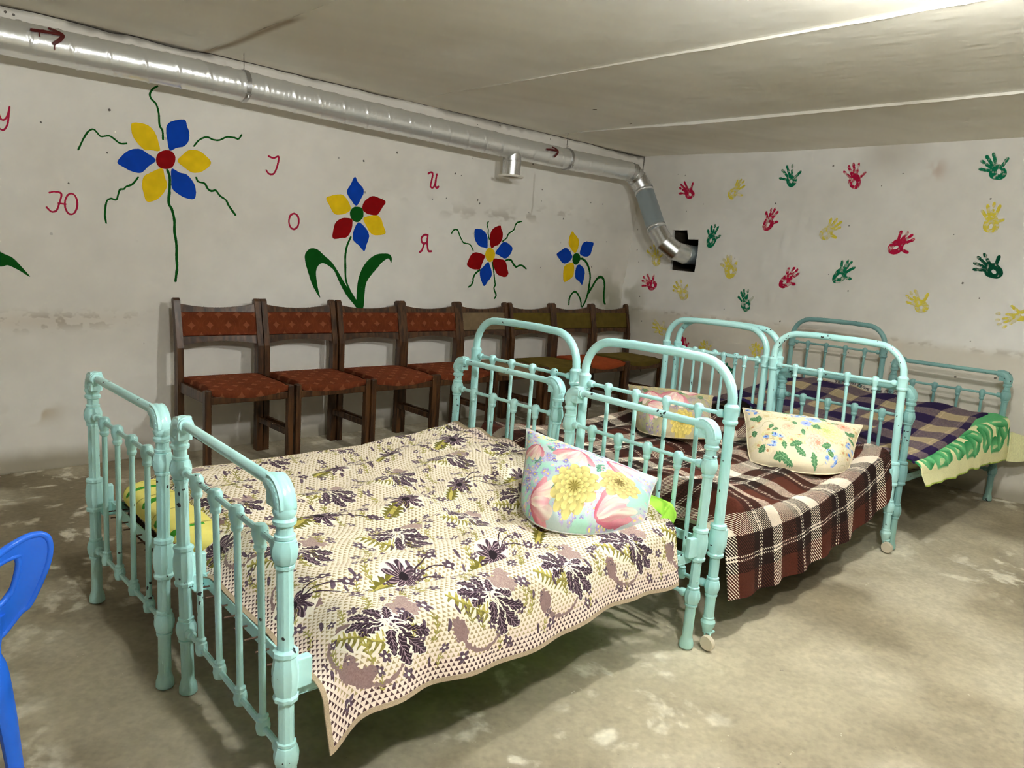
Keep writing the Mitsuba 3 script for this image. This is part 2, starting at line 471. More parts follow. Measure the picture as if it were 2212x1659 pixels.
# measured outlines of the paint on the walls: left wall (x, z), right wall (y, z), in metres
D = json.loads('''{"fl":{"1":{"petals":[["yellow",[[1.275,1.789],[1.315,1.798],[1.358,1.79],[1.389,1.76],[1.404,1.718],[1.412,1.671],[1.369,1.669],[1.335,1.666],[1.304,1.69],[1.28,1.724],[1.273,1.754]]],["blue",[[1.46,1.823],[1.499,1.843],[1.543,1.852],[1.554,1.82],[1.566,1.789],[1.561,1.742],[1.537,1.712],[1.498,1.699],[1.464,1.68],[1.451,1.731],[1.446,1.789]]],["yellow",[[1.503,1.631],[1.53,1.668],[1.571,1.7],[1.618,1.7],[1.656,1.679],[1.685,1.646],[1.652,1.604],[1.611,1.582],[1.574,1.582],[1.533,1.605]]],["blue",[[1.472,1.585],[1.51,1.572],[1.553,1.564],[1.584,1.531],[1.599,1.499],[1.594,1.441],[1.543,1.439],[1.503,1.458],[1.473,1.485],[1.47,1.531]]],["yellow",[[1.422,1.581],[1.435,1.54],[1.449,1.495],[1.424,1.446],[1.392,1.413],[1.344,1.4],[1.329,1.443],[1.321,1.481],[1.33,1.527],[1.361,1.55]]],["blue",[[1.391,1.62],[1.356,1.646],[1.313,1.665],[1.27,1.656],[1.234,1.629],[1.204,1.582],[1.238,1.56],[1.275,1.546],[1.318,1.546],[1.356,1.585]]]],"center":["red",[[1.442,1.679],[1.471,1.677],[1.49,1.655],[1.489,1.623],[1.474,1.594],[1.445,1.581],[1.413,1.584],[1.395,1.603],[1.393,1.632],[1.407,1.66]]],"strokes":[[[[1.404,1.998],[1.382,1.981],[1.366,1.953],[1.372,1.929],[1.397,1.905],[1.409,1.859],[1.412,1.802],[1.427,1.776],[1.429,1.734]],0.0075],[[[1.025,1.621],[1.049,1.676],[1.072,1.716],[1.095,1.73],[1.112,1.716],[1.129,1.7],[1.164,1.709],[1.187,1.7],[1.217,1.68],[1.249,1.684]],0.006],[[[1.591,1.722],[1.618,1.757],[1.659,1.78],[1.694,1.772],[1.729,1.774],[1.772,1.798],[1.815,1.801],[1.84,1.798],[1.858,1.823]],0.0065],[[[1.302,1.52],[1.274,1.482],[1.243,1.465],[1.231,1.451],[1.212,1.446],[1.197,1.397],[1.182,1.395],[1.167,1.397],[1.149,1.379],[1.14,1.315],[1.145,1.271]],0.0065],[[[1.603,1.554],[1.614,1.535],[1.649,1.529],[1.666,1.503],[1.687,1.492],[1.712,1.498],[1.737,1.47],[1.769,1.452],[1.788,1.419],[1.825,1.373]],0.0075],[[[1.45,1.575],[1.462,1.537],[1.46,1.464],[1.456,1.403],[1.472,1.371],[1.485,1.312],[1.485,1.251],[1.494,1.19],[1.494,1.115],[1.497,1.06],[1.492,1.018],[1.488,0.984]],0.0102]]},"2":{"petals":[["blue",[[2.606,1.682],[2.63,1.652],[2.667,1.62],[2.675,1.591],[2.655,1.547],[2.623,1.502],[2.589,1.528],[2.56,1.561],[2.553,1.59],[2.575,1.628]]],["red",[[2.67,1.482],[2.674,1.519],[2.698,1.551],[2.74,1.575],[2.781,1.572],[2.845,1.551],[2.821,1.509],[2.786,1.459],[2.738,1.455],[2.702,1.461]]],["yellow",[[2.68,1.425],[2.717,1.444],[2.782,1.456],[2.817,1.434],[2.833,1.398],[2.855,1.343],[2.788,1.325],[2.744,1.332],[2.709,1.372]]],["blue",[[2.643,1.398],[2.683,1.38],[2.717,1.345],[2.728,1.309],[2.71,1.258],[2.694,1.215],[2.653,1.249],[2.612,1.277],[2.605,1.319],[2.616,1.359]]],["red",[[2.592,1.415],[2.599,1.385],[2.589,1.336],[2.559,1.297],[2.518,1.289],[2.473,1.28],[2.456,1.296],[2.467,1.362],[2.487,1.394],[2.534,1.417]]],["yellow",[[2.405,1.527],[2.435,1.545],[2.481,1.557],[2.522,1.56],[2.558,1.531],[2.584,1.477],[2.547,1.447],[2.502,1.434],[2.462,1.439],[2.43,1.483]]]],"center":["green",[[2.629,1.497],[2.665,1.491],[2.68,1.459],[2.674,1.428],[2.64,1.4],[2.604,1.405],[2.582,1.432],[2.58,1.462],[2.601,1.489]]],"strokes":[[[[2.59,1.3],[2.564,1.243],[2.553,1.182],[2.555,1.109],[2.562,1.026],[2.592,0.956],[2.638,0.894],[2.676,0.838]],0.0102]],"leaves":[[[2.683,0.838],[2.654,0.838],[2.624,0.869],[2.565,0.93],[2.513,1.009],[2.477,1.075],[2.442,1.104],[2.394,1.123],[2.361,1.106],[2.347,1.07],[2.35,1.022],[2.361,0.969],[2.379,0.903],[2.325,0.98],[2.29,1.068],[2.27,1.132],[2.269,1.173],[2.293,1.203],[2.319,1.212],[2.358,1.204],[2.406,1.168],[2.454,1.134],[2.497,1.082],[2.548,1.01],[2.607,0.931],[2.653,0.869]],[[2.654,0.838],[2.647,0.926],[2.654,1.02],[2.68,1.095],[2.722,1.153],[2.779,1.194],[2.838,1.208],[2.892,1.206],[2.915,1.182],[2.911,1.15],[2.886,1.177],[2.834,1.146],[2.805,1.113],[2.762,1.067],[2.72,1.009],[2.709,0.939],[2.702,0.838]]]},"3":{"petals":[["blue",[[3.637,1.428],[3.672,1.435],[3.711,1.432],[3.746,1.41],[3.765,1.382],[3.77,1.354],[3.771,1.3],[3.732,1.303],[3.693,1.309],[3.658,1.336],[3.637,1.378]]],["red",[[3.888,1.477],[3.902,1.451],[3.919,1.418],[3.914,1.372],[3.883,1.332],[3.847,1.319],[3.817,1.301],[3.797,1.33],[3.79,1.384],[3.801,1.426],[3.832,1.457]]],["blue",[[3.855,1.267],[3.885,1.31],[3.922,1.351],[3.951,1.356],[3.993,1.343],[4.031,1.314],[4.012,1.267],[3.968,1.233],[3.926,1.238],[3.89,1.254]]],["red",[[3.845,1.223],[3.91,1.223],[3.958,1.216],[3.981,1.183],[3.993,1.149],[4.005,1.115],[3.978,1.089],[3.927,1.095],[3.888,1.109],[3.859,1.144],[3.838,1.185]]],["blue",[[3.789,1.196],[3.812,1.163],[3.832,1.121],[3.829,1.087],[3.798,1.048],[3.763,1.014],[3.736,1.046],[3.716,1.088],[3.714,1.129],[3.744,1.16]]],["red",[[3.75,1.24],[3.735,1.197],[3.712,1.142],[3.679,1.136],[3.629,1.139],[3.583,1.163],[3.592,1.199],[3.616,1.241],[3.647,1.259],[3.691,1.26]]]],"center":["yellow",[[3.8,1.303],[3.835,1.291],[3.852,1.262],[3.846,1.224],[3.812,1.197],[3.777,1.208],[3.755,1.24],[3.757,1.274],[3.778,1.298]]],"strokes":[[[[3.42,1.384],[3.434,1.405],[3.457,1.415],[3.478,1.408],[3.494,1.379],[3.517,1.345],[3.54,1.324],[3.588,1.319],[3.611,1.306],[3.634,1.273]],0.0071],[[[3.767,1.496],[3.754,1.475],[3.771,1.441],[3.771,1.412],[3.785,1.367]],0.0072],[[[4.111,1.527],[4.067,1.515],[4.045,1.494],[4.031,1.456],[3.98,1.423],[3.96,1.387],[3.921,1.361]],0.008],[[[3.969,1.217],[3.998,1.225],[4.026,1.22],[4.055,1.191],[4.081,1.172]],0.0117],[[[4.088,1.17],[4.111,1.182],[4.147,1.186],[4.193,1.162]],0.0094],[[[3.71,1.133],[3.67,1.105],[3.651,1.073],[3.65,1.044],[3.633,1.016],[3.61,1.003]],0.0104],[[[3.831,1.195],[3.847,1.147],[3.861,1.084],[3.875,1.029],[3.864,1.003],[3.873,0.977],[3.891,0.947],[3.878,0.921]],0.009]]},"4":{"petals":[["yellow",[[4.702,1.494],[4.739,1.471],[4.787,1.435],[4.796,1.4],[4.787,1.355],[4.768,1.323],[4.744,1.321],[4.705,1.346],[4.67,1.388],[4.668,1.431],[4.68,1.467]]],["blue",[[4.986,1.417],[4.977,1.38],[4.959,1.324],[4.931,1.3],[4.89,1.294],[4.821,1.31],[4.824,1.357],[4.849,1.406],[4.888,1.423],[4.936,1.422]]],["blue",[[4.827,1.223],[4.874,1.202],[4.901,1.167],[4.899,1.117],[4.881,1.053],[4.842,1.079],[4.791,1.105],[4.779,1.149],[4.792,1.208]]],["yellow",[[4.738,1.235],[4.758,1.206],[4.762,1.148],[4.749,1.117],[4.712,1.093],[4.652,1.07],[4.634,1.108],[4.63,1.17],[4.642,1.206],[4.689,1.228]]],["blue",[[4.533,1.295],[4.58,1.328],[4.635,1.353],[4.676,1.34],[4.709,1.311],[4.728,1.283],[4.7,1.248],[4.663,1.229],[4.617,1.225],[4.575,1.255]]]],"center":["green",[[4.778,1.318],[4.813,1.307],[4.829,1.277],[4.815,1.24],[4.78,1.22],[4.745,1.233],[4.73,1.267],[4.743,1.304]]],"strokes":[[[[4.824,1.274],[4.858,1.274],[4.902,1.254],[4.942,1.214],[4.969,1.165],[4.982,1.115],[4.977,1.051],[4.971,0.991],[4.945,0.916],[4.91,0.865]],0.014],[[[4.972,0.981],[5.015,1.033],[5.057,1.09],[5.093,1.121],[5.132,1.127],[5.164,1.107],[5.186,1.052],[5.185,0.981],[5.198,0.91],[5.215,0.891]],0.016],[[[4.734,0.882],[4.732,0.927],[4.754,0.968],[4.791,0.992],[4.827,0.979],[4.862,0.943],[4.884,0.906],[4.893,0.865]],0.0125]]},"5":{"leaves":[[[0.59,1.174],[0.679,1.099],[0.729,1.072],[0.766,1.028],[0.798,0.983],[0.752,1.013],[0.708,1.035],[0.677,1.028],[0.585,1.05]]]}},"let":{"y":[[[[0.689,1.76],[0.699,1.733],[0.706,1.712],[0.721,1.713],[0.733,1.736],[0.742,1.773]],0.0066],[[[0.742,1.773],[0.737,1.733],[0.73,1.69],[0.714,1.664],[0.698,1.669]],0.0067]],"yu":[[[[0.893,1.397],[0.917,1.405],[0.945,1.397],[0.935,1.351],[0.922,1.315],[0.9,1.306],[0.879,1.326]],0.0072],[[[0.93,1.35],[0.963,1.349]],0.0073],[[[1.015,1.355],[1.013,1.337],[1.007,1.321],[1.0,1.308],[0.99,1.302],[0.981,1.301],[0.972,1.306],[0.965,1.317],[0.96,1.332],[0.959,1.349],[0.961,1.367],[0.967,1.383],[0.974,1.395],[0.983,1.402],[0.993,1.403],[1.002,1.398],[1.009,1.387],[1.014,1.372],[1.015,1.355]],0.0074]],"i":[[[[2.022,1.728],[2.053,1.722],[2.084,1.734],[2.074,1.672],[2.053,1.632],[2.025,1.628],[2.008,1.646]],0.0094]],"o":[[[[2.223,1.37],[2.221,1.353],[2.216,1.339],[2.207,1.328],[2.197,1.321],[2.185,1.32],[2.174,1.325],[2.166,1.335],[2.16,1.348],[2.157,1.364],[2.159,1.38],[2.164,1.395],[2.173,1.406],[2.183,1.412],[2.195,1.413],[2.206,1.409],[2.215,1.399],[2.221,1.386],[2.223,1.37]],0.01]],"ii":[[[[3.186,1.775],[3.208,1.786],[3.225,1.778],[3.216,1.726],[3.21,1.694],[3.228,1.682],[3.247,1.709],[3.26,1.779]],0.012],[[[3.26,1.779],[3.252,1.709],[3.262,1.687],[3.279,1.696]],0.0121]],"ya":[[[[3.207,1.356],[3.18,1.357],[3.154,1.333],[3.16,1.304],[3.184,1.296],[3.203,1.309]],0.0122],[[[3.207,1.356],[3.204,1.301],[3.218,1.249],[3.244,1.246]],0.0122],[[[3.179,1.298],[3.163,1.25],[3.145,1.236]],0.0122]]},"hands":[["red",[-0.537,1.886],0.0462,[[-0.555,1.976],[-0.465,1.99],[-0.436,1.967],[-0.423,1.939],[-0.428,1.891]]],["yellow",[-0.952,1.883],0.0457,[[-1.039,1.865],[-1.051,1.943],[-1.038,1.98],[-1.01,1.992],[-0.979,1.988]]],["green",[-1.443,1.969],0.0449,[[-1.506,2.037],[-1.43,2.09],[-1.386,2.084],[-1.352,2.056],[-1.342,1.994]]],["red",[-1.312,1.64],0.0495,[[-1.386,1.657],[-1.376,1.737],[-1.346,1.762],[-1.313,1.756],[-1.274,1.734]]],["green",[-0.828,1.492],0.05,[[-0.904,1.538],[-0.872,1.611],[-0.838,1.628],[-0.805,1.616],[-0.778,1.583]]],["red",[-1.93,1.95],0.0483,[[-1.996,2.014],[-1.937,2.079],[-1.898,2.081],[-1.865,2.064],[-1.838,2.025]]],["green",[-2.825,1.985],0.0498,[[-2.867,2.069],[-2.782,2.104],[-2.743,2.09],[-2.72,2.06],[-2.717,2.009]]],["yellow",[-2.847,1.655],0.0498,[[-2.911,1.69],[-2.875,1.777],[-2.838,1.795],[-2.803,1.779],[-2.777,1.746]]],["yellow",[-1.788,1.579],0.0505,[[-1.868,1.548],[-1.885,1.624],[-1.885,1.663],[-1.848,1.685],[-1.805,1.686]]],["red",[-2.297,1.495],0.0519,[[-2.381,1.458],[-2.405,1.549],[-2.389,1.582],[-2.357,1.598],[-2.31,1.604]]],["green",[-1.95,1.271],0.0515,[[-2.032,1.255],[-2.046,1.341],[-2.017,1.378],[-1.991,1.386],[-1.949,1.382]]],["darkgreen",[-2.915,1.363],0.0495,[[-2.93,1.458],[-2.843,1.47],[-2.81,1.449],[-2.795,1.41],[-2.8,1.369]]],["yellow",[-0.311,1.308],0.0495,[[-0.388,1.385],[-0.31,1.443],[-0.256,1.441],[-0.219,1.423],[-0.191,1.389]]],["red",[-0.32,1.088],0.0485,[[-0.317,1.173],[-0.242,1.179],[-0.204,1.156],[-0.201,1.12],[-0.214,1.074]]],["yellow",[-0.662,1.033],0.0501,[[-0.68,1.113],[-0.602,1.151],[-0.563,1.134],[-0.548,1.097],[-0.551,1.061]]],["yellow",[-1.059,1.257],0.0591,[[-1.099,1.327],[-1.036,1.381],[-1.002,1.376],[-0.973,1.351],[-0.957,1.309]]],["red",[-1.545,1.201],0.0491,[[-1.626,1.187],[-1.644,1.272],[-1.625,1.301],[-1.595,1.315],[-1.553,1.308]]],["green",[-1.265,0.996],0.0453,[[-1.311,1.066],[-1.252,1.118],[-1.216,1.115],[-1.195,1.097],[-1.178,1.058]]],["yellow",[-0.493,0.706],0.0513,[[-0.489,0.785],[-0.389,0.787],[-0.374,0.757],[-0.377,0.721],[-0.402,0.68]]],["yellow",[-2.539,1.104],0.0442,[[-2.562,1.19],[-2.478,1.21],[-2.452,1.194],[-2.431,1.168],[-2.438,1.126]]],["yellow",[-3.129,1.102],0.0404,[[-3.053,1.154],[-2.982,1.1],[-2.987,1.059],[-3.004,1.032],[-3.036,1.015]]],["yellow",[-1.029,0.603],0.0552,[[-1.082,0.655],[-1.022,0.677],[-0.987,0.677],[-0.955,0.661],[-0.941,0.621]]],["yellow",[-1.493,0.659],0.0441,[[-1.549,0.702],[-1.506,0.724],[-1.474,0.727],[-1.448,0.713],[-1.433,0.686]]],["green",[-1.279,0.472],0.0501,[[-1.339,0.503],[-1.263,0.535],[-1.231,0.527],[-1.208,0.498],[-1.194,0.458]]],["red",[-0.761,0.598],0.0459,[[-0.812,0.635],[-0.763,0.672],[-0.73,0.675],[-0.705,0.661],[-0.689,0.627]]]],"hole":[[-0.424,1.575],[-0.575,1.578],[-0.601,1.5],[-0.702,1.502],[-0.717,1.394],[-0.723,1.226],[-0.62,1.228],[-0.477,1.232],[-0.466,1.299],[-0.457,1.403],[-0.441,1.495]]}''')
# ------------------------------------------------------------------ the room
H = 2.223


def disp_left(x, z):
    d = 0.007 * nf(x * 1.4, z * 1.4, 0.5, 3) + 0.0022 * nf(x * 7, z * 7, 2.5, 4)
    d = d + sstep(0.10, 0.0, z) * (0.012 + 0.016 * nf(x * 11, z * 14, 1.5, 5))
    d = d + 0.007 * sstep(0.55, 0.7, nf(x * 6, z * 9, 3.5, 6) * 0.5 + 0.5) * np.exp(-((x - 4.2) / 0.16) ** 2 - ((z - 0.93) / 0.05) ** 2)
    return np.clip(d, -0.015, 0.03)


PROF_Z = [0, .3, .5, .7, .8, .86, .92, 1.0, 1.13, 1.36, 1.47, 1.76, 2.09, 2.4]
PROF_X = [5.215, 5.22, 5.235, 5.26, 5.31, 5.37, 5.41, 5.43, 5.465, 5.5, 5.516, 5.555, 5.578, 5.59]


def face_right(y, z):
    x = np.interp(z, PROF_Z, PROF_X)
    x = x + np.maximum(0, 5.445 - x) * sstep(-1.35, -.45, y)
    x = x - 0.007 * nf(y * 1.4, z * 1.4, 0.5, 13) - 0.0022 * nf(y * 7, z * 7, 2.5, 14)
    x = x - sstep(0.10, 0.0, z) * (0.006 + 0.014 * nf(y * 11, z * 14, 1.5, 15))
    x = x - 0.010 * np.exp(-((z - 0.875) / 0.03) ** 2) * nf(y * 9, z * 16, 0.5, 16)
    for yy, w in ((-1.33, .006), (-1.47, .008), (-1.56, .007), (-1.66, .006)):      # vertical ridges of plaster
        q = yy - 0.06 * (z - 1.4)
        x = x - 0.009 * np.exp(-((y - q) / w) ** 2) * sstep(0.95, 1.05, z) * sstep(1.85, 1.6, z)
    return x


def walled(u, v, place, back):
    """closed slab whose front is the grid place(u, v) and whose back is back(u, v)"""
    U, V = np.meshgrid(u, v, indexing='ij')
    A, B = place(U, V).reshape(-1, 3), back(U, V).reshape(-1, 3)
    n, m = len(u), len(v)
    f = gridfaces(n, m)
    N = n * m
    F = [f, f[:, ::-1] + N]
    e = np.r_[np.arange(m), np.arange(1, n) * m + m - 1, (n - 1) * m + np.arange(m - 2, -1, -1), np.arange(n - 2, 0, -1) * m]
    k = np.roll(e, -1)
    F.append(np.stack([k, e, e + N, k + N], 1))
    msh = tm(np.vstack([A, B]), np.vstack(F))
    if msh.volume < 0:
        msh.invert()
    return msh


xs, zs = np.arange(-2.5, 5.75, 0.025), np.linspace(0, 1, 90)


def left_front(u, w):
    gap = 0.018 * np.clip(nf(u * 2.3, 1.0, 0.5, 21) * 2.2 - 0.15, 0, 1) + 0.005 * np.clip(nf(u * 15, 2.0, 0.5, 22), 0, 1)
    top = H - gap
    z = -0.02 + w * (top + 0.02)
    return np.stack([u, -disp_left(u, z), z], -1)


struct('wall_left', 'white plastered wall painted with bright flowers behind the row of chairs')
add('wall_left', None, ply(walled(xs, zs, left_front, lambda u, w: np.stack([u, 0 * u + 0.25, -0.02 + w * (H + 0.02)], -1)), 'plaster_left', True))

ys = np.arange(-7.0, 0.06, 0.025)
zr = np.linspace(-0.02, H + 0.01, 94)
RG = face_right(*np.meshgrid(ys, zr, indexing='ij'))


def right_at(y, z):
    i = np.clip((np.asarray(y) - ys[0]) / 0.025, 0, len(ys) - 1.001)
    j = np.clip((np.asarray(z) - zr[0]) / (zr[1] - zr[0]), 0, len(zr) - 1.001)
    a, b = i.astype(int), j.astype(int)
    s, t = i - a, j - b
    return (RG[a, b] * (1 - s) + RG[a + 1, b] * s) * (1 - t) + (RG[a, b + 1] * (1 - s) + RG[a + 1, b + 1] * s) * t


wr = walled(ys, zr, lambda u, v: np.stack([right_at(u, v), u, v], -1), lambda u, v: np.stack([0 * u + 6.05, u, v], -1))
HOLE = smooth_curve(D['hole'], 1)
hp = []
for k in range(len(HOLE)):
    a, b = HOLE[k], HOLE[(k + 1) % len(HOLE)]
    for t in np.arange(4) / 4:
        q = a + (b - a) * t
        hp.append(q + 0.005 * np.array([nz(q[0] * 60, q[1] * 60, 1.5, 31), nz(q[0] * 60, q[1] * 60, 4.5, 32)]) * (t > 0))
hp = Polygon(hp).buffer(0)
ring = np.array(hp.exterior.coords)[:-1]
cut = m3.CrossSection([ring if hp.exterior.is_ccw else ring[::-1]])
prism = m3.Manifold.extrude(cut, 1.30).transform(np.array([[0, 0, 1, 5.15], [1, 0, 0, 0], [0, 1, 0, 0]], float))
wm = m3.Manifold(m3.Mesh(vert_properties=np.asarray(wr.vertices, np.float32), tri_verts=np.asarray(wr.faces, np.uint32)))
wm = wm - prism
mm = wm.to_mesh()
struct('wall_right', 'white plastered wall covered with coloured handprints and pierced by the duct hole')
add('wall_right', None, ply(tm(mm.vert_properties[:, :3], mm.tri_verts), 'plaster_right', 35))
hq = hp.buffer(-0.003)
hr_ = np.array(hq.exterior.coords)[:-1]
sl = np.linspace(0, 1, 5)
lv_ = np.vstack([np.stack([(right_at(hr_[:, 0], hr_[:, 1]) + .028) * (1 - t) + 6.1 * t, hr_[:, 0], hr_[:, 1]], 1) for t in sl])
add('wall_right', 'shade_lining', ply(tm(lv_, gridfaces(5, len(hr_), True)), 'hole_shade', True), 'added dark sheet standing for the shade inside the duct hole')  # dark sheet added around the recess so its depth reads as shade
struct('wall_rear')
add('wall_rear', None, ply(rbox(8.6, 0.2, H + 0.1, 0.01, (1.75, -7.1, H / 2)), 'plaster_plain'))
struct('wall_far_left')
add('wall_far_left', None, ply(rbox(0.2, 7.4, H + 0.1, 0.01, (-2.6, -3.5, H / 2)), 'plaster_plain'))

# floor
fx, fy = np.arange(-2.6, 5.75, 0.03), np.arange(-7.2, 0.1, 0.03)
FX, FY = np.meshgrid(fx, fy, indexing='ij')


def floor_z(x, y):
    return 0.004 * nf(x * 1.3, y * 1.3, 0.5, 41) + 0.0012 * nf(x * 9, y * 9, 0.5, 42) - 0.003


struct('floor', 'bare stained concrete floor')
add('floor', None, ply(tm(np.stack([FX, FY, floor_z(FX, FY)], -1).reshape(-1, 3), gridfaces(len(fx), len(fy))[:, ::-1]), 'concrete', True))

# ceiling: long concrete slabs side by side, slightly out of level with each other
struct('ceiling', 'whitewashed ceiling of concrete slabs')
for x0, x1, dz in ((-2.7, 0.26, 0.0), (0.263, 1.643, 0.0), (1.646, 2.99, 0.0), (2.992, 4.367, -0.013), (4.37, 6.1, -0.028)):
    ex = np.r_[np.linspace(x0, x0 + 0.02, 3), np.linspace(x0 + 0.06, x1 - 0.06, 24), np.linspace(x1 - 0.02, x1, 3)]
    ey = np.arange(-7.2, 0.3, 0.03)

    fade = (-.3, -2.8) if x0 < 4 else (-.1, -1.6)

    def under(u, v, x0=x0, x1=x1, dz=dz, fade=fade):
        edge = np.exp(-(x1 - u) / 0.012) * (0.003 + 0.004 * nf(v * 16, x1, 0.5, 51)) + np.exp(-(u - x0) / 0.012) * (0.002 + 0.004 * nf(v * 16, x0, 0.5, 52))
        j = 0.006 * nf(v * 9, x1 * 3, 0.5, 53) * (u > x1 - 0.001) * (x1 < 5)
        return np.stack([u + j, v, H + dz * sstep(fade[0], fade[1], v) - edge + 0.003 * nf(u * 1.2, v * 1.2, 0.5, 54)], -1)
    add('ceiling', 'slab', ply(walled(ex, ey, under, lambda u, v, dz=dz: np.stack([u, v, 0 * u + H + 0.2], -1)), 'ceiling_paint', 30))

# ------------------------------------------------------------------ the murals: a film of paint on the plaster
GREEN_LETTERS = {'y': 'У', 'yu': 'Ю', 'i': 'І', 'o': 'О', 'ii': 'И', 'ya': 'Я'}


def on_left(poly, paint, lift):
    m = flatmesh(poly, 0.03)
    x, z = m.vertices[:, 0], m.vertices[:, 1]
    return ply(tm(np.stack([x, -disp_left(x, z) - lift, z], 1), m.faces), paint, True)


def wobble(P, k, seed):
    P = np.asarray(P)
    return P + k * np.stack([nz(P[:, 0] * 40, P[:, 1] * 40, 0.5, seed), nz(P[:, 0] * 40, P[:, 1] * 40, 3.5, seed)], 1)


def stroke(pts, w, seed=3):
    """a brush line of uneven width"""
    c = smooth_curve(pts, 6, closed=False)
    parts = []
    for k in range(len(c) - 1):
        q = w * (0.5 + 0.16 * float(nz(c[k, 0] * 50, c[k, 1] * 50, 0.5, seed)))
        parts.append(LineString(c[k:k + 2]).buffer(q, 3))
    return unary_union(parts).simplify(0.0006)


FLOWERS = {'1': 'large painted flower with blue and yellow petals, red centre and six wavy green lines', '2': 'painted flower with blue, red and yellow petals on a stem between two broad green leaves',
           '3': 'painted flower with blue and red petals, yellow centre and curly green lines', '4': 'small painted flower with blue and yellow petals on a curved green stem',
           '5': 'dark green painted leaf cut off by the picture edge'}
for k, fl in D['fl'].items():
    root = 'wall_left__painted_flower' + ('' if k == '1' else f'_{int(k) - 1:03d}')
    labels[root] = {'label': FLOWERS[k]}
    for s, w in fl.get('strokes', []):
        add(root, 'stem', on_left(stroke(s, w * 1.35), PAINT['green'], 0.0012))
    for q in fl.get('leaves', []):
        add(root, 'leaf', on_left(Polygon(smooth_curve(q, 5)).buffer(0), PAINT['green'], 0.0012))
    for col, q in fl.get('petals', []):
        add(root, 'petal', on_left(Polygon(wobble(smooth_curve(q, 5), 0.0015, 7)).buffer(0), PAINT[col], 0.0016))
    if 'center' in fl:
        add(root, 'centre', on_left(Polygon(smooth_curve(fl['center'][1], 5)).buffer(0), PAINT[fl['center'][0]], 0.0019))
for k, ss in D['let'].items():
    key = add('wall_left', 'painted_letter', on_left(unary_union([stroke(s, w * 1.15, 9) for s, w in ss]), PAINT['letter'], 0.0013))
    labels[key] = {'label': f'crimson handwritten letter {GREEN_LETTERS[k]}'}

HAND_WORD = {'red': 'crimson', 'yellow': 'yellow', 'green': 'green', 'darkgreen': 'dark green'}
rng = np.random.default_rng(5)
for n, (col, pc, r, tips) in enumerate(D['hands']):
    pc, tips = np.array(pc), np.array(tips)
    out = tips[1:].mean(0) - pc
    ax = out / np.linalg.norm(out)
    th = math.atan2(ax[1], ax[0])
    a = np.arange(0, 2 * math.pi, 0.16)
    rad = r * (0.98 + 0.10 * np.cos(2 * a) + 0.05 * np.sin(3 * a + n))
    palm = Polygon(np.stack([pc[0] + rad * np.cos(a + th), pc[1] + rad * np.sin(a + th)], 1))
    hole = affinity.rotate(affinity.scale(Point(*(pc - 0.08 * r * ax + 0.004 * rng.standard_normal(2))).buffer(0.30 * r, 5), 1.25, 0.85), math.degrees(th) + 20, origin='centroid')
    geo = palm.difference(hole)
    for i, t in enumerate(tips):
        v = t - pc
        L = np.linalg.norm(v)
        v = v / L
        w = (0.20 if i else 0.22) * r
        b0 = pc + v * (0.86 * r if i else 0.75 * r)
        pad = affinity.rotate(affinity.scale(Point(*(t - v * 0.26 * r)).buffer(w, 5), 1.75, 0.95), math.degrees(math.atan2(v[1], v[0])), origin='centroid')
        mid0, mid1 = b0 + (t - b0) * 0.02, b0 + (t - b0) * (0.66 if (n + i) % 3 else 0.50)
        geo = geo.union(pad).union(LineString([mid0, mid1]).buffer(w * 0.86, 4))
    geo = geo.buffer(0.0012).simplify(0.0008)
    gs = []
    for g in (geo.geoms if hasattr(geo, 'geoms') else [geo]):
        ext = wobble(np.array(g.segmentize(0.006).exterior.coords)[:-1], 0.0026, 60 + n)
        ins = [wobble(np.array(q.coords)[:-1], 0.004, 70 + n) for q in g.segmentize(0.006).interiors]
        gs.append(Polygon(ext, ins).buffer(0))
    geo = unary_union(gs)
    if n == 20:
        geo = geo.intersection(Polygon([(-3.6, 0), (0, 0), (0, 3), (-3.6, 3)]))
    m = flatmesh(geo, 0.025)
    y, z = m.vertices[:, 0], m.vertices[:, 1]
    key = add('wall_right', 'handprint', ply(tm(np.stack([right_at(y, z) - 0.0018, y, z], 1), m.faces), HAND[col], True))
    labels[key] = {'label': HAND_WORD[col] + ' handprint in paint'}

# ------------------------------------------------------------------ the ventilation duct
duct = thing('ventilation_duct', 'silver spiral ventilation duct running under the ceiling and bending into the wall', 'duct')
DX = [-2.6, 0.0, 0.69, 1.04, 1.47, 1.81, 2.40, 2.94, 3.70, 4.43, 5.13, 5.3]
DZ = [2.055, 2.05, 2.048, 2.050, 2.058, 2.054, 2.044, 2.038, 2.030, 2.026, 2.034, 2.034]
DY, DR = -0.18, 0.0785


def axis_z(x):
    return np.interp(x, DX, DZ)


def ribbed(x0, x1, rib, n=44, step=0.006, r0=DR):
    x = np.arange(x0, x1 + step / 2, step)
    a = np.arange(n) * 2 * np.pi / n
    X, A = np.meshgrid(x, a, indexing='ij')
    ph = (X / 0.158 + A / (2 * np.pi)) % 1.0
    d = np.minimum(ph, 1 - ph) * 0.158
    ph2 = (X / 0.0316 + A / (2 * np.pi)) % 1.0
    d2 = np.minimum(ph2, 1 - ph2) * 0.0316
    r = r0 + rib * np.exp(-(d / 0.0045) ** 2) + 0.22 * rib * np.exp(-(d2 / 0.004) ** 2) + 0.0011 * nf(X * 26, np.cos(A) * 3, np.sin(A) * 3, 81)
    v = np.stack([X, DY - r * np.cos(A), axis_z(X) + r * np.sin(A)], -1).reshape(-1, 3)
    m = tm(v, gridfaces(len(x), n, True))
    return m


add(duct, 'spiral_section', ply(ribbed(-2.49, 3.70, 0.0050), 'foil', True))
add(duct, 'spiral_section', ply(ribbed(3.69, 5.16, 0.0030, r0=DR - 0.001), 'foil', True), )


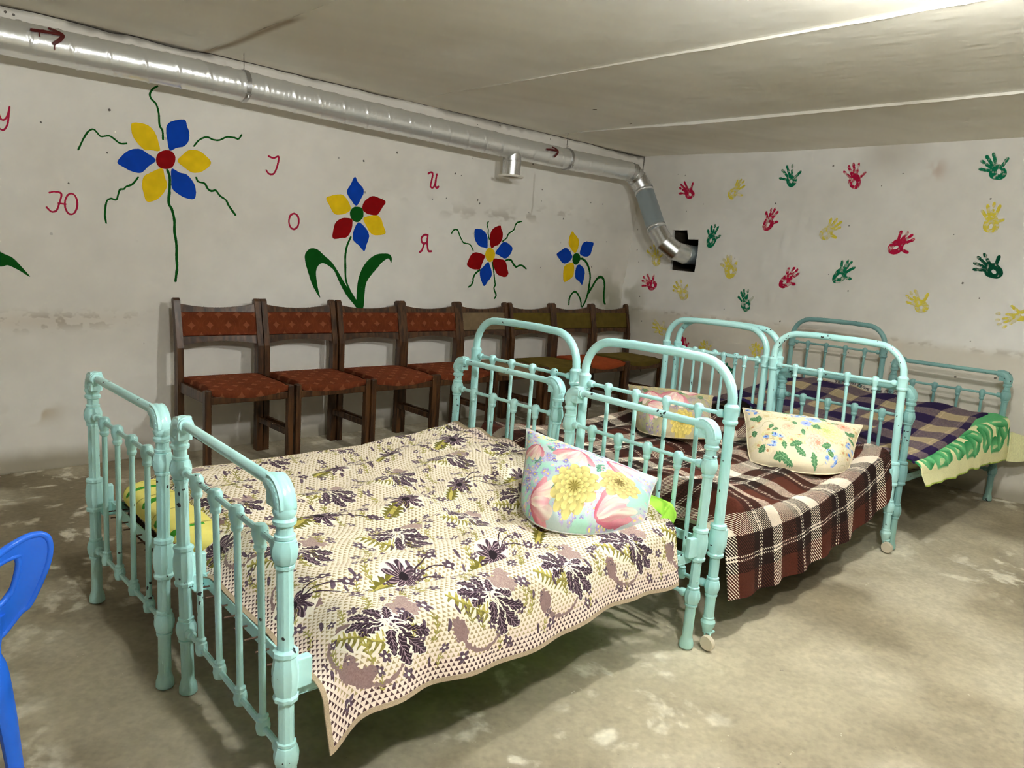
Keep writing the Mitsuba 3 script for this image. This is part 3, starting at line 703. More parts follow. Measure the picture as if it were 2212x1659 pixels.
def mitred(points, r, n=32):
    """tube pieces between the points, cut on the bisecting planes"""
    P = np.asarray(points, float)
    d = np.diff(P, axis=0)
    d /= np.linalg.norm(d, axis=1, keepdims=True)
    nrm = np.vstack([d[:1], d[:-1] + d[1:], d[-1:]])
    a = np.arange(n) * 2 * np.pi / n
    res = []
    ref = np.array([0, 0.3, 1.0])
    for k in range(len(d)):
        u = np.cross(d[k], ref)
        u /= np.linalg.norm(u)
        w = np.cross(d[k], u)
        ring = r * (np.cos(a)[:, None] * u + np.sin(a)[:, None] * w)
        ends = []
        for j in (k, k + 1):
            t = -(ring @ nrm[j]) / (d[k] @ nrm[j])
            ends.append(P[j] + ring + t[:, None] * d[k])
        mid = [ends[0] + (ends[1] - ends[0]) * s for s in (0, 0.02, 0.5, 0.98, 1)]
        res.append((tm(np.vstack(mid), gridfaces(5, n, True)), ends))
    return res


BEND = [(5.15, DY, 2.034), (5.205, -0.182, 2.026), (5.262, -0.195, 1.985), (5.298, -0.245, 1.90), (5.284, -0.44, 1.555), (5.30, -0.515, 1.455), (5.36, -0.585, 1.395), (5.46, -0.62, 1.372), (5.84, -0.65, 1.36)]
segs = mitred(BEND, DR + 0.001)
for k, (m, ends) in enumerate(segs):
    add(duct, {3: 'drop_section', 7: 'outlet_section'}.get(k, 'elbow_gore'), ply(m, 'zinc_dull' if k in (3, 7) else 'sheet_zinc', True))
    if 0 < k:
        rim = np.vstack([ends[0], ends[0][:1]])
        add(duct, 'seam_ring', ply(sweep(ends[0], 0.0035, 6, closed=True), 'sheet_zinc', True))
add(duct, 'tape_band', ply(sweep([np.array(BEND[3]) + (np.array(BEND[4]) - BEND[3]) * t for t in (0.02, 0.10)], DR + 0.004, 32), 'foil', True), 'shiny foil tape')
add(duct, 'tape_band', ply(sweep([np.array(BEND[3]) + (np.array(BEND[4]) - BEND[3]) * t for t in (0.90, 0.98)], DR + 0.004, 32), 'foil', True), 'shiny foil tape')
SX = 3.80
za = float(axis_z(SX))
stub = [(0.066, za - 0.20)] + [(0.066, za - 0.10), (0.0685, za - 0.098), (0.0685, za - 0.092), (0.066, za - 0.09), (0.067, za - 0.02)]
a = np.arange(33) * 2 * np.pi / 33
sv = np.vstack([np.stack([SX + r * np.cos(a), DY + r * np.sin(a), 0 * a + z], 1) for r, z in stub + [(0.062, za - 0.02), (0.062, za - 0.20)]])
st_ = add(duct, 'outlet_stub', ply(tm(sv, gridfaces(8, 33, True)), 'sheet_zinc', 30), 'short outlet stub pointing down')
rimp = [(0.058, 0.0), (0.062, -0.004), (0.088, -0.008), (0.094, -0.002), (0.092, 0.007), (0.066, 0.010), (0.060, 0.010)]
rv = np.vstack([np.stack([SX + r * np.cos(a), DY + r * np.sin(a), za - 0.205 + z + 0 * a], 1) for r, z in rimp + rimp[:1]])
add(st_, 'flange', ply(tm(rv, gridfaces(8, 33, True)[:, ::-1]), 'cream_plastic', 30), 'cream flange')
for cx in (1.79, 4.37):
    r = np.vstack([np.stack([0 * a + cx + dx, DY - (DR + q) * np.cos(a), axis_z(cx) + (DR + q) * np.sin(a)], 1) for dx, q in ((-0.012, 0.001), (-0.012, 0.006), (0.012, 0.006), (0.012, 0.001))])
    ck = add(duct, 'clamp', ply(cat(tm(r, gridfaces(4, 33, True)), rbox(0.012, 0.03, 0.02, 0.003, (cx, DY - DR * 0.72, axis_z(cx) - DR * 0.76)), sweep([(cx - 0.016, DY - DR * 0.9, axis_z(cx) - DR * 0.62), (cx + 0.016, DY - DR * 0.9, axis_z(cx) - DR * 0.62)], 0.004, 8)), 'steel_strap', 30))
    add(ck, 'hanger_wire', ply(sweep(cr([(cx, DY, axis_z(cx) + DR + 0.003), (cx + 0.004, DY + 0.004, axis_z(cx) + DR + 0.03), (cx + 0.001, DY + 0.002, H + 0.012)], 8), 0.0022, 6), 'wire_dark', True))


def on_duct(geo):
    m = flatmesh(geo, 0.012)
    x, s = m.vertices[:, 0], m.vertices[:, 1]
    r = DR + 0.0062
    return ply(tm(np.stack([x, DY - r * np.cos(s / DR), axis_z(x) + r * np.sin(s / DR)], 1), m.faces), 'arrow_paint', True)


for ox, oy, k, drip in ((0.0, 0.0, 1.0, True), (3.272, -0.014, 1.02, False)):
    q = lambda x, s: (ox + x if k == 1.0 else 4.07 + (x - 0.795) * k, s + oy)
    lines = [stroke([q(.795, .036), q(.84, .041), q(.905, .044)], 0.014, 4), stroke([q(.868, .066), q(.90, .056), q(.915, .043), q(.905, .022), q(.878, -.002)], 0.015, 5)]
    if drip:
        lines += [stroke([q(.822, .034), q(.823, .014)], 0.004, 4), stroke([q(.879, .0), q(.880, -.026)], 0.004, 5)]
    key = add(duct, 'painted_arrow', on_duct(unary_union(lines)))
    labels[key] = {'label': 'dark red painted arrow pointing along the duct'}

# ------------------------------------------------------------------ the iron beds
BW = 0.6336
BOARD = {('A1', 0): (0.6415, -1.7014, 0.6490, -2.3350, 0.0120, 0.0391), ('A1', 1): (2.1206, -1.7278, 2.1133, -2.3613, 0.0110, -0.0105),
         ('A2', 0): (0.6892, -2.3987, 0.6639, -3.0318, -0.0260, 0.0016), ('A2', 1): (2.0965, -2.4616, 2.0522, -3.0936, -0.0639, -0.0533),
         ('B1', 0): (2.2003, -1.7649, 2.1757, -2.3980, -0.0002, -0.0030), ('B1', 1): (3.6520, -1.7882, 3.6457, -2.4217, 0.0001, 0.0030),
         ('B2', 0): (2.1338, -2.4946, 2.1175, -3.1280, -0.0120, 0.0021), ('B2', 1): (3.6142, -2.5103, 3.6149, -3.1439, 0.0001, 0.0387),
         ('C1', 0): (3.6981, -1.8309, 3.6967, -2.4645, 0.0023, 0.0005), ('C1', 1): (5.1237, -1.8311, 5.1261, -2.4647, -0.0023, -0.0005),
         ('C2', 0): (3.6766, -2.5199, 3.6661, -3.1534, -0.0003, 0.0120), ('C2', 1): (5.0830, -2.5620, 5.0739, -3.1955, -0.0018, 0.0004)}


def board_matrix(b, e):
    x0, y0, x1, y1, la, ls = BOARD[b, e]
    w = np.array([x0 - x1, y0 - y1, 0])
    w /= np.linalg.norm(w)
    d = np.array([w[1], -w[0], 0])
    if e:
        d = -d                                                   # local +y always points out of the bed... at the head end
    M = np.eye(4)
    M[:3, 0], M[:3, 1], M[:3, 2] = w, np.cross([0, 0, 1], w), (la, ls, 1)
    M[:3, 3] = ((x0 + x1) / 2, (y0 + y1) / 2, 0)
    return M


def ball(z, r, h, R0):
    """profile of a turned, fluted ball with a ring above and below"""
    return [(R0, z - h), (R0 + .004, z - h + .002), (R0 + .004, z - h + .008), (R0 + .0015, z - h + .010)] + \
        [(R0 + (r - R0) * math.sin(math.pi * (0.12 + 0.76 * t)) ** 0.8, z - (h - .012) + 2 * (h - .012) * t) for t in np.linspace(0.0, 1, 9)] + \
        [(R0 + .0015, z + h - .010), (R0 + .004, z + h - .008), (R0 + .004, z + h - .002), (R0, z + h)]


PR = 0.0168


def socket(z):
    return [(PR, z - .058), (PR + .009, z - .054), (PR + .010, z - .046), (PR + .0065, z - .041), (PR + .0115, z - .015), (PR + .0115, z + .015), (PR + .0065, z + .041), (PR + .010, z + .046), (PR + .009, z + .054), (PR, z + .058)]


def rect_post(s):
    """turned post with a quarter-bend cap; s = -1 or 1 tells which side"""
    prof = [(.021, 0.0), (.024, .004), (.0235, .018), (.019, .034), (PR, .042)] + ball(.187, .027, .036, PR) + socket(.371) + ball(.637, .0275, .036, PR) + \
        [(PR, .690), (.0225, .694), (.0235, .702), (.019, .707), (.0215, .712), (.0235, .720), (.0215, .727), (.019, .729)]
    m = lathe(prof, 22, 9, 0.10, (0.160, 0.66))
    m.apply_translation([s * BW / 2, 0, 0])
    # the cap: a fat quarter bend turning in towards the rail, its cheeks fluted like a fan
    a = np.linspace(0, math.pi / 2, 9)
    R = 0.036
    pts = np.stack([s * (BW / 2 - R + R * np.cos(a)), 0 * a, .728 + R * np.sin(a)], 1)
    pts = np.vstack([pts[:1] - [0, 0, .006], pts, pts[-1:] - [s * .016, 0, 0]])
    cap = sweep(pts, [.0205] + [.0225] * 9 + [.0205], 16, up=(0, 1, 0))
    ring = sweep([(s * (BW / 2 - R - .012), 0, .764), (s * (BW / 2 - R - .024), 0, .764)], .0185, 14, up=(0, 1, 0))
    cx, cz = s * (BW / 2 - R), .728
    q = np.linspace(0, math.pi / 2, 14)
    fan = Polygon([(-.010, -.004), (.054, -.004)] + [(.056 * math.cos(t), .056 * math.sin(t)) for t in q] + [(-.010, .056)])
    disc = trimesh.creation.extrude_polygon(fan, .034, engine='earcut')
    v = disc.vertices
    disc = tm(np.stack([cx + s * v[:, 0], v[:, 2] - .017, cz + v[:, 1]], 1), disc.faces)
    if disc.volume < 0:
        disc.invert()
    ribs = []
    for sy in (-1, 1):
        for t in np.linspace(.10, math.pi / 2 - .10, 7):
            e = np.array([s * math.cos(t), 0, math.sin(t)])
            p0 = np.array([cx, sy * .0168, cz])
            ribs.append(sweep([p0 + e * .012, p0 + e * .048], [.0022, .0036], 6))
    return cat(m, cap, ring, disc, *ribs)


def arch_post(s):
    prof = [(.013, .050), (.016, .054), (.019, .066), (.024, .078), (.0245, .086), (.019, .096), (.0195, .102), (PR, .106)] + ball(.211, .0265, .034, PR) + socket(.371) + \
        [(PR, .755), (.021, .759), (.0245, .764), (.0245, .770), (.022, .774), (.0225, .800), (.0225, .806), (.0245, .810), (.0245, .817), (.021, .822), (.0165, .826)]
    m = lathe(prof, 22, 9, 0.08, (0.18, 0.245))
    m.apply_translation([s * BW / 2, 0, 0])
    return m


def caster(s):
    x = s * BW / 2
    fork = [bar((x + y, 0, .052), (x - .020 + y, .024, .026), .004, .020, .0015, up=(0, 0, 1)) for y in (-.010, .010)]
    plate = rbox(.03, .034, .008, .003, (x - .004, -.004, .050))
    wheel = lathe([(.004, -.009), (.023, -.009), (.0255, -.006), (.0255, .006), (.023, .009), (.004, .009)], 20)
    wheel = xf(wheel, mv(x - .022, .026, .0255) @ rot(90, (1, 0, 0)))
    return cat(plate, *[f for f in fork], sweep([(x, 0, .045), (x, 0, .062)], .010, 10)), wheel


def spindle(x, z0, z1, top):
    """iron rod with cast knuckles on the two crossbars"""
    r = .0078
    if top == 'tee':
        prof = [(.004, z0 - .018), (.012, z0 - .015), (.0155, z0), (.013, z0 + .014), (.0105, z0 + .018), (.0120, z0 + .024), (r, z0 + .028), (r, z1 - .050), (.0125, z1 - .046), (.0125, z1 - .040), (.0095, z1 - .034), (.0115, z1 - .018), (.0165, z1 - .006), (.0172, z1 + .004), (.013, z1 + .014), (.005, z1 + .018)]
    else:
        prof = [(.004, z0 - .020), (.0135, z0 - .016), (.0165, z0), (.014, z0 + .016), (.0115, z0 + .019), (.0130, z0 + .026), (r, z0 + .031), (r, z1 - .044), (.0122, z1 - .040), (.0140, z1 - .032), (.0120, z1 - .026), (.0155, z1 - .015), (.0180, z1 - .003), (.0165, z1 + .009), (.011, z1 + .017), (.004, z1 + .019)]
    m = lathe(prof, 14)
    m.apply_translation([x, 0, 0])
    return m


def crossbar(z, r=.0072):
    w = BW / 2
    bits = [sweep([(-w, 0, z), (w, 0, z)], r, 10, up=(0, 1, 0))]
    for s in (-1, 1):
        bits.append(xf(lathe([(r, -.012), (.0125, -.010), (.0145, 0), (.0125, .010), (r, .012)], 12), mv(s * (w - .036), 0, z) @ rot(90, (0, 1, 0))))
    return cat(*bits)


SPX = [-.31, -.105, .105, .31]


def rect_board():
    P = [('post', rect_post(-1)), ('post', rect_post(1)), ('top_rail', sweep([(-BW / 2 + .05, 0, .764), (BW / 2 - .05, 0, .764)], .0125, 14, up=(0, 1, 0))),
         ('upper_crossbar', crossbar(.637)), ('lower_crossbar', crossbar(.187))]
    return P + [('spindle', spindle(x * BW, .187, .637, 'knot')) for x in SPX]


def arch_board():
    w, R, zt = BW / 2, .125, .957
    a = np.linspace(0, math.pi / 2, 10)
    right = np.stack([w - R + R * np.cos(a), 0 * a, zt - R + R * np.sin(a)], 1)
    pts = np.vstack([[(w, 0, .800)], right, [(w - R - .05, 0, zt + .002), (-.12, 0, zt + .004), (.0, 0, zt + .004)][:1], [(.1, 0, zt + .004), (-.1, 0, zt + .004), (-w + R + .05, 0, zt + .002)], (right * [-1, 1, 1])[::-1], [(-w, 0, .800)]])
    P = [('post', arch_post(-1)), ('post', arch_post(1)), ('arch', sweep(pts, .0158, 14, up=(0, 1, 0))), ('upper_crossbar', crossbar(.789)), ('lower_crossbar', crossbar(.211))]
    return P + [('spindle', spindle(x * BW, .211, .789, 'tee')) for x in SPX]


BEDS = {'A1': ('rect', 'turquoise iron bed by the chairs, its low square foot end showing painted mattress creases', 'turquoise_enamel'),
        'A2': ('rect', 'turquoise iron bed in front with square low ends, propping the pastel floral pillow', 'turquoise_enamel'),
        'B1': ('arch', 'turquoise arched iron bed under brown plaid, holding the dusky pink floral pillow', 'turquoise_enamel'),
        'B2': ('arch', 'turquoise arched iron bed under brown plaid, holding the cream pillow with blue flowers', 'turquoise_enamel'),
        'C1': ('arch', 'dull blue arched iron bed under the purple throw, head against the handprint wall', 'dusty_enamel'),
        'C2': ('rect', 'dull blue square-ended iron bed against the handprint wall, green blanket hanging down its side', 'dusty_enamel')}
SHARED = {}
for kind, fn in (('rect', rect_board), ('arch', arch_board)):
    for pn, m in fn():
        SHARED.setdefault(kind, []).append((pn, m))
CAST = [caster(-1), caster(1)]
PLY = {}


def shared(key, mesh, mt, sm=30):
    if (key, mt) not in PLY:
        PLY[key, mt] = ply(mesh, mt, sm)
    return PLY[key, mt]


BEDKEY = {}
for b, (kind, lab, mt) in BEDS.items():
    k = BEDKEY[b] = thing('iron_bed', lab, 'bed', 'painted iron beds')
    M = [board_matrix(b, 0), board_matrix(b, 1)]
    for e in (0, 1):
        pm = mt
        if b == 'C1' and e == 0:
            pm = 'turquoise_enamel'
        for i, (pn, m) in enumerate(SHARED[kind]):
            key = add(k, pn, shared((kind, i), m, pm), to_world=M[e])
            if kind == 'arch' and pn == 'post':
                f, w = CAST[i]
                ck = add(key, 'caster', shared(('fork', i), f, pm), to_world=M[e])
                wk = add(key, 'caster_wheel', shared(('wheel', i), w, 'wheel_porcelain'), to_world=M[e])
    # angle-iron spring frame hooked into the sockets
    c = [[(M[e] @ [s * (BW / 2 - .012), (.012 if e == 0 else -.012) * -1, .326, 1])[:3] for s in (1, -1)] for e in (0, 1)]
    for s in (0, 1):
        A, B = c[0][s], c[1][s]
        dn = np.array([0, 0, -.018])
        inn = (c[0][1 - s] - c[0][s]) / BW * .016
        add(k, 'side_rail', ply(cat(bar(A + inn * .2, B + inn * .2, .004, .036, .0015), bar(A + inn + dn, B + inn + dn, .030, .004, .0015)), mt, 30))
    for e in (0, 1):
        q = (c[1 - e][0] - c[e][0])
        q = q / np.linalg.norm(q) * .035
        add(k, 'end_rail', ply(bar(c[e][0] + q, c[e][1] + q, .006, .034, .0015), mt, 30))
        for s in (0, 1):
            ps = (M[e] @ [(1, -1)[s] * BW / 2, 0, .371, 1])[:3]
            inw = (c[e][1 - s] - c[e][s]) / BW
            add(k, 'bracket', ply(bar(ps + q * .25 + [0, 0, -.004], ps + q * 1.55 + inw * .004 + [0, 0, -.004], .022, .066, .004), mt, 30))
    w0, w1 = c[0][0], c[0][1]
    wires = []
    for t in np.linspace(.08, .92, 9):
        wires.append(sweep([c[0][0] + (c[0][1] - c[0][0]) * t, (c[0][0] + (c[0][1] - c[0][0]) * t + c[1][0] + (c[1][1] - c[1][0]) * t) / 2 + [0, 0, -.03], c[1][0] + (c[1][1] - c[1][0]) * t], .0025, 5))
    for t in np.linspace(.05, .95, 15):
        sag = -.03 * math.sin(math.pi * t)
        wires.append(sweep([c[0][0] + (c[1][0] - c[0][0]) * t, (c[0][0] + (c[1][0] - c[0][0]) * t + c[0][1] + (c[1][1] - c[0][1]) * t) / 2 + [0, 0, sag], c[0][1] + (c[1][1] - c[0][1]) * t], .0025, 5))
    add(k, 'wire_net', ply(cat(*wires), 'rail_rust', True), 'sagging wire net', kind='stuff')

# ------------------------------------------------------------------ the chairs along the wall
CW, CD = 0.4915, 0.395           # outer width, depth from rear to front legs


def chair_parts(seed):
    """local frame: x along the wall, y away from the wall, z up; origin on the floor under the middle of the rear legs"""
    w = CW / 2 - .018
    P = []
    for s in (-1, 1):
        prof = np.array([(-.022, 0), (.022, 0), (.024, .44), (.022, .63), (-.030, .885), (-.044, .897), (-.062, .888), (-.022, .63), (-.022, .44)])
        g = Polygon(prof).buffer(.004).buffer(-.001)
        m = trimesh.creation.extrude_polygon(g, .034, engine='earcut')
        m = tm(np.stack([m.vertices[:, 2] - .017 + s * w, m.vertices[:, 0], m.vertices[:, 1]], 1), m.faces)
        if m.volume < 0:
            m.invert()
        P.append(('rear_leg', m))
    for s in (-1, 1):
        m = cat(rbox(.034, .040, .462, .006, (s * w, CD, .231)))
        P.append(('front_leg', m))
    for s in (-1, 1):
        P.append(('side_rail', bar((s * (w - .004), .018, .415), (s * (w - .004), CD - .012, .415), .022, .058, .004)))
        P.append(('side_stretcher', bar((s * (w - .004), .018, .19), (s * (w - .004), CD - .012, .19), .020, .034, .004)))
    P.append(('front_rail', bar((-w + .01, CD - .002, .405), (w - .01, CD - .002, .405), .022, .040, .004)))
    P.append(('rear_rail', bar((-w + .01, .0, .405), (w - .01, .0, .405), .022, .050, .004)))

    def back(z):                                                    # the raked line of the back
        return np.interp(z, [.63, .885], [.0, -.047])

    def slat(outline, thick, bow=.014):
        m = flatmesh(Polygon(outline), .05)
        x, z = m.vertices[:, 0], m.vertices[:, 1]
        y = back(z) - bow * (1 - (x / w) ** 2)
        A = np.stack([x, y + thick / 2, z], 1)
        B = np.stack([x, y - thick / 2, z], 1)
        e = m.edges_unique[np.bincount(m.edges_unique_inverse) == 1] if False else m.edges[trimesh.grouping.group_rows(m.edges_sorted, require_count=1)]
        n = len(x)
        side = np.stack([e[:, 1], e[:, 0], e[:, 0] + n, e[:, 1] + n], 1)
        s_ = tm(np.vstack([A, B]), np.vstack([m.faces, m.faces[:, ::-1] + n, side[:, [0, 1, 2]], side[:, [0, 2, 3]]]))
        if s_.volume < 0:
            s_.invert()
        return s_
    xx = np.linspace(-w + .008, w - .008, 17)
    t = xx / w
    P.append(('top_rail', slat(list(zip(xx, .872 - .026 * (1 - t ** 2))) + list(zip(xx[::-1], 0 * xx + .822)), .024)))
    P.append(('lower_back_rail', slat(list(zip(xx, 0 * xx + .692)) + list(zip(xx[::-1], .640 + .022 * (1 - t[::-1] ** 2))), .024)))
    P.append(('back_panel', slat([(-w + .010, .692), (w - .010, .692), (w - .010, .822), (-w + .010, .822)], .034, .014), 1))
    # sprung seat: dished from side to side at the back, rolled over at the front
    n, k = 21, 19
    u, v = np.linspace(-1, 1, n), np.linspace(0, 1, k)
    U, V = np.meshgrid(u, v, indexing='ij')
    sw = w - .014
    sx = sw * U
    sy = -.008 + V * (CD + .024)
    crown = .474 + .006 * (1 - U ** 2) - .026 * (1 - U ** 2) * (0.25 + .75 * V ** 3) - .010 * sstep(.8, 1, V) - .006 * sstep(.10, 0, V) - .004 * np.abs(U) ** 6
    under = .432 - .030 * (1 - U ** 2) * V ** 3
    top = np.stack([sx, sy, crown], -1)
    bot = np.stack([sx * .985, np.clip(sy, -.004, CD + .008), under], -1)
    A, B = top.reshape(-1, 3), bot.reshape(-1, 3)
    e = np.r_[np.arange(k), np.arange(1, n) * k + k - 1, (n - 1) * k + np.arange(k - 2, -1, -1), np.arange(n - 2, 0, -1) * k]
    q = np.roll(e, -1)
    N = n * k
    ms = tm(np.vstack([A, B]), np.vstack([gridfaces(n, k), gridfaces(n, k)[:, ::-1] + N, np.stack([q, e, e + N, q + N], 1)]))
    if ms.volume < 0:
        ms.invert()
    P.append(('seat', ms, 1))
    return P


CP = chair_parts(0)
CHAIRS = [('rust_fabric', 'rust_fabric', 'wooden chair with rust-red diamond-patterned back and seat, alone at the bed-free end of the row'),
          ('rust_fabric', 'rust_fabric', 'rust-red upholstered wooden chair, second from the free end of the row'),
          ('rust_fabric', 'rust_fabric', 'rust-red upholstered wooden chair under the big green painted leaves, third in the row'),
          ('rust_fabric', 'rust_fabric', 'rust-red upholstered wooden chair, last with a red back beside the taupe one'),
          ('taupe_fabric', 'taupe_fabric', 'wooden chair with taupe grey back and seat'),
          ('olive_fabric', 'olive_fabric', 'olive green upholstered wooden chair next to the taupe chair'),
          ('olive_fabric', 'orange_fabric', 'wooden chair with olive back and orange-red seat'),
          ('olive_fabric', 'olive_fabric', 'olive green upholstered wooden chair in the corner at the row end')]
for i, (bk, st, lab) in enumerate(CHAIRS):
    k = thing('wooden_chair', lab, 'chair', 'wooden chairs lined up along the wall')
    M = mv(1.681 + .49594 * i, -.152 + .006 * math.sin(i * 2.1), 0) @ rot(180 + 0.9 * math.sin(i * 1.7), (0, 0, 1))
    for j, pt in enumerate(CP):
        nm, m = pt[0], pt[1]
        mt = {'back_panel': bk, 'seat': st}.get(nm, 'dark_wood')
        if len(pt) > 2:
            key = ('chair', nm, mt)
            if key not in PLY:
                v = m.vertices
                uv = np.stack([v[:, 0], v[:, 2] if nm == 'back_panel' else v[:, 1] - 0.9 * v[:, 2]], 1)
                PLY[key] = mikit.ply(m, mt, smooth=True, uv=uv)
            add(k, nm, PLY[key], to_world=M)
        else:
            add(k, nm, shared(('chair', j), m, mt, 40), to_world=M)

# ------------------------------------------------------------------ the blue plastic chair at the edge of the picture
bc = thing('plastic_chair', 'bright blue plastic chair with an open backrest, partly cut off by the frame', 'chair')
A0 = np.array([0.335, -2.625])                     # the outer edge of the wing, seen from above
ws_ = np.linspace(0, .40, 200)
ang_ = np.radians(np.interp(ws_, [0, .03, .11, .25, .29, .36, .40], [182, 186, 236, 236, 238, 288, 292]))
PLAN = A0 + np.r_[[[0, 0]], np.cumsum(np.stack([np.cos(ang_), np.sin(ang_)], 1)[:-1] * (ws_[1] - ws_[0]), 0)]
dw = np.array([math.cos(math.radians(236)), math.sin(math.radians(236))])
nrm = np.array([dw[1], -dw[0]])


def bp(w, z, out=0.0):
    """a point of the backrest: w along its curved plan, z up, out towards the seat; raked a little"""
    w, z = np.asarray(w, float), np.asarray(z, float)
    o = out + 0.05 * np.clip((.60 - z) / .3, 0, 1)
    a = np.interp(w, ws_, ang_)
    nl = np.stack([np.sin(a), -np.cos(a)], -1)
    xy = np.stack([np.interp(w, ws_, PLAN[:, 0]), np.interp(w, ws_, PLAN[:, 1])], -1) + nl * np.asarray(out)[..., None] + nrm * (o - out)[..., None]
    return np.concatenate([xy, z[..., None]], -1)


def half(P, c=.20):
    return P + [(2 * c - x, z) for x, z in reversed(P)]


outer = smooth_curve(half([(.13, .455), (.118, .43), (.098, .41), (.070, .41), (.040, .445), (.024, .46), (.006, .52), (.001, .565), (.010, .60), (.036, .611), (.11, .600)]), 6, closed=True)
inner = smooth_curve(half([(.085, .577), (.060, .566), (.058, .53), (.068, .495), (.11, .478)]), 6, closed=True)
gm = flatmesh(Polygon(outer, [inner]).buffer(0), .02)


def shell(m2, th):
    x, z = m2.vertices[:, 0], m2.vertices[:, 1]
    A, B = bp(x, z, 0 * x + th / 2), bp(x, z, 0 * x - th / 2)
    e = m2.edges[trimesh.grouping.group_rows(m2.edges_sorted, require_count=1)]
    n = len(x)
    s_ = tm(np.vstack([A, B]), np.vstack([m2.faces, m2.faces[:, ::-1] + n, np.stack([e[:, 1], e[:, 0], e[:, 0] + n], 1), np.stack([e[:, 1], e[:, 0] + n, e[:, 1] + n], 1)]))
    if s_.volume < 0:
        s_.invert()
    return s_


add(bc, 'backrest', ply(cat(shell(gm, .009), sweep(bp(outer[:, 0], outer[:, 1]), .0072, 10, closed=True), sweep(bp(inner[:, 0], inner[:, 1]), .0062, 10, closed=True)), 'blue_plastic', 40))
sp_ = np.array([(0.02, .345), (.34, .345)])
sg = []
A1_ = PLAN[40] 
for w_ in np.linspace(-.03, .30, 13):
    row = []
    for o_ in np.linspace(-.01, .34, 13):
        z_ = .345 - .014 * math.sin(math.pi * (o_ + .01) / .35) - .030 * max(0, (o_ - .28) / .06) ** 2
        row.append(np.r_[A1_ + dw * w_ + nrm * (o_ + .05), z_])
    sg.append(row)
sg = np.array(sg)
sgm = walled(np.linspace(0, 1, 13), np.linspace(0, 1, 13), lambda u, v: sg, lambda u, v: sg - [0, 0, .012])
add(bc, 'seat', ply(sgm, 'blue_plastic', 40))
for w_, o_, stem in ((.085, .02, 1), (.330, .02, 1), (.03, .32, 0), (.33, .32, 0)):
    t0 = bp(w_, .40)[:2] if stem else A0 + dw * w_ + nrm * (o_ + .05)
    f0 = t0 + dw * (-.012 if w_ < .1 else .012) + nrm * (-.03 if stem else .04)
    if stem:
        ps = [bp(w_, .46), bp(w_, .43), np.r_[t0 + nrm * .006, .37], np.r_[t0 * .85 + f0 * .15, .32], np.r_[f0, .01]]
        m = sweep(cr(np.array(ps), 20), np.interp(np.linspace(0, 1, 20), [0, .12, .3, .5, 1], [.016, .018, .025, .026, .019]), 12, up=(nrm[0], nrm[1], 0), sx=1.0, sy=.62)
    else:
        m = sweep([np.r_[t0, .335], np.r_[f0, .01]], [.026, .019], 12, up=(nrm[0], nrm[1], 0), sx=1, sy=.62)
    add(bc, 'leg', ply(m, 'blue_plastic', 40))

PILLOWS = [
    ('p1', 'square pastel aqua pillow printed with yellow dahlias and pink tulips, propped on the tapestry coverlet', ((1.85, -2.476, .635), (1.93, -3.0, .575), (1.85, -3.035, .445), (1.60, -2.70, .455)), .105, .54, .44, 'pastel_print', (-.02, -.02, .0)),
    ('p2', 'dusky pink and mauve floral pillow seen through the bed bars', ((3.2, -1.88, .605), (3.4, -2.28, .60), (3.14, -2.46, .44), (2.95, -2.13, .44)), .085, .54, .44, 'dusky_print', (-.01, 0, .0)),
    ('p3', 'cream pillow printed with blue flowers and green leaves, slumped on the brown plaid', ((3.30, -2.51, .59), (3.42, -3.04, .60), (3.29, -3.075, .42), (2.98, -2.73, .42)), .10, .48, .40, 'cream_print', (-.02, -.02, .0)),
]

# ------------------------------------------------------------------ woven and printed fabrics (uv in metres on the cloth)
def twill(a, b, uv, w=0.0105):
    k = sel(mi.luminance(a) > mi.luminance(b), 0.34, 0.66)
    return sel(fr((uv.x + uv.y) / w) < k, a, b)


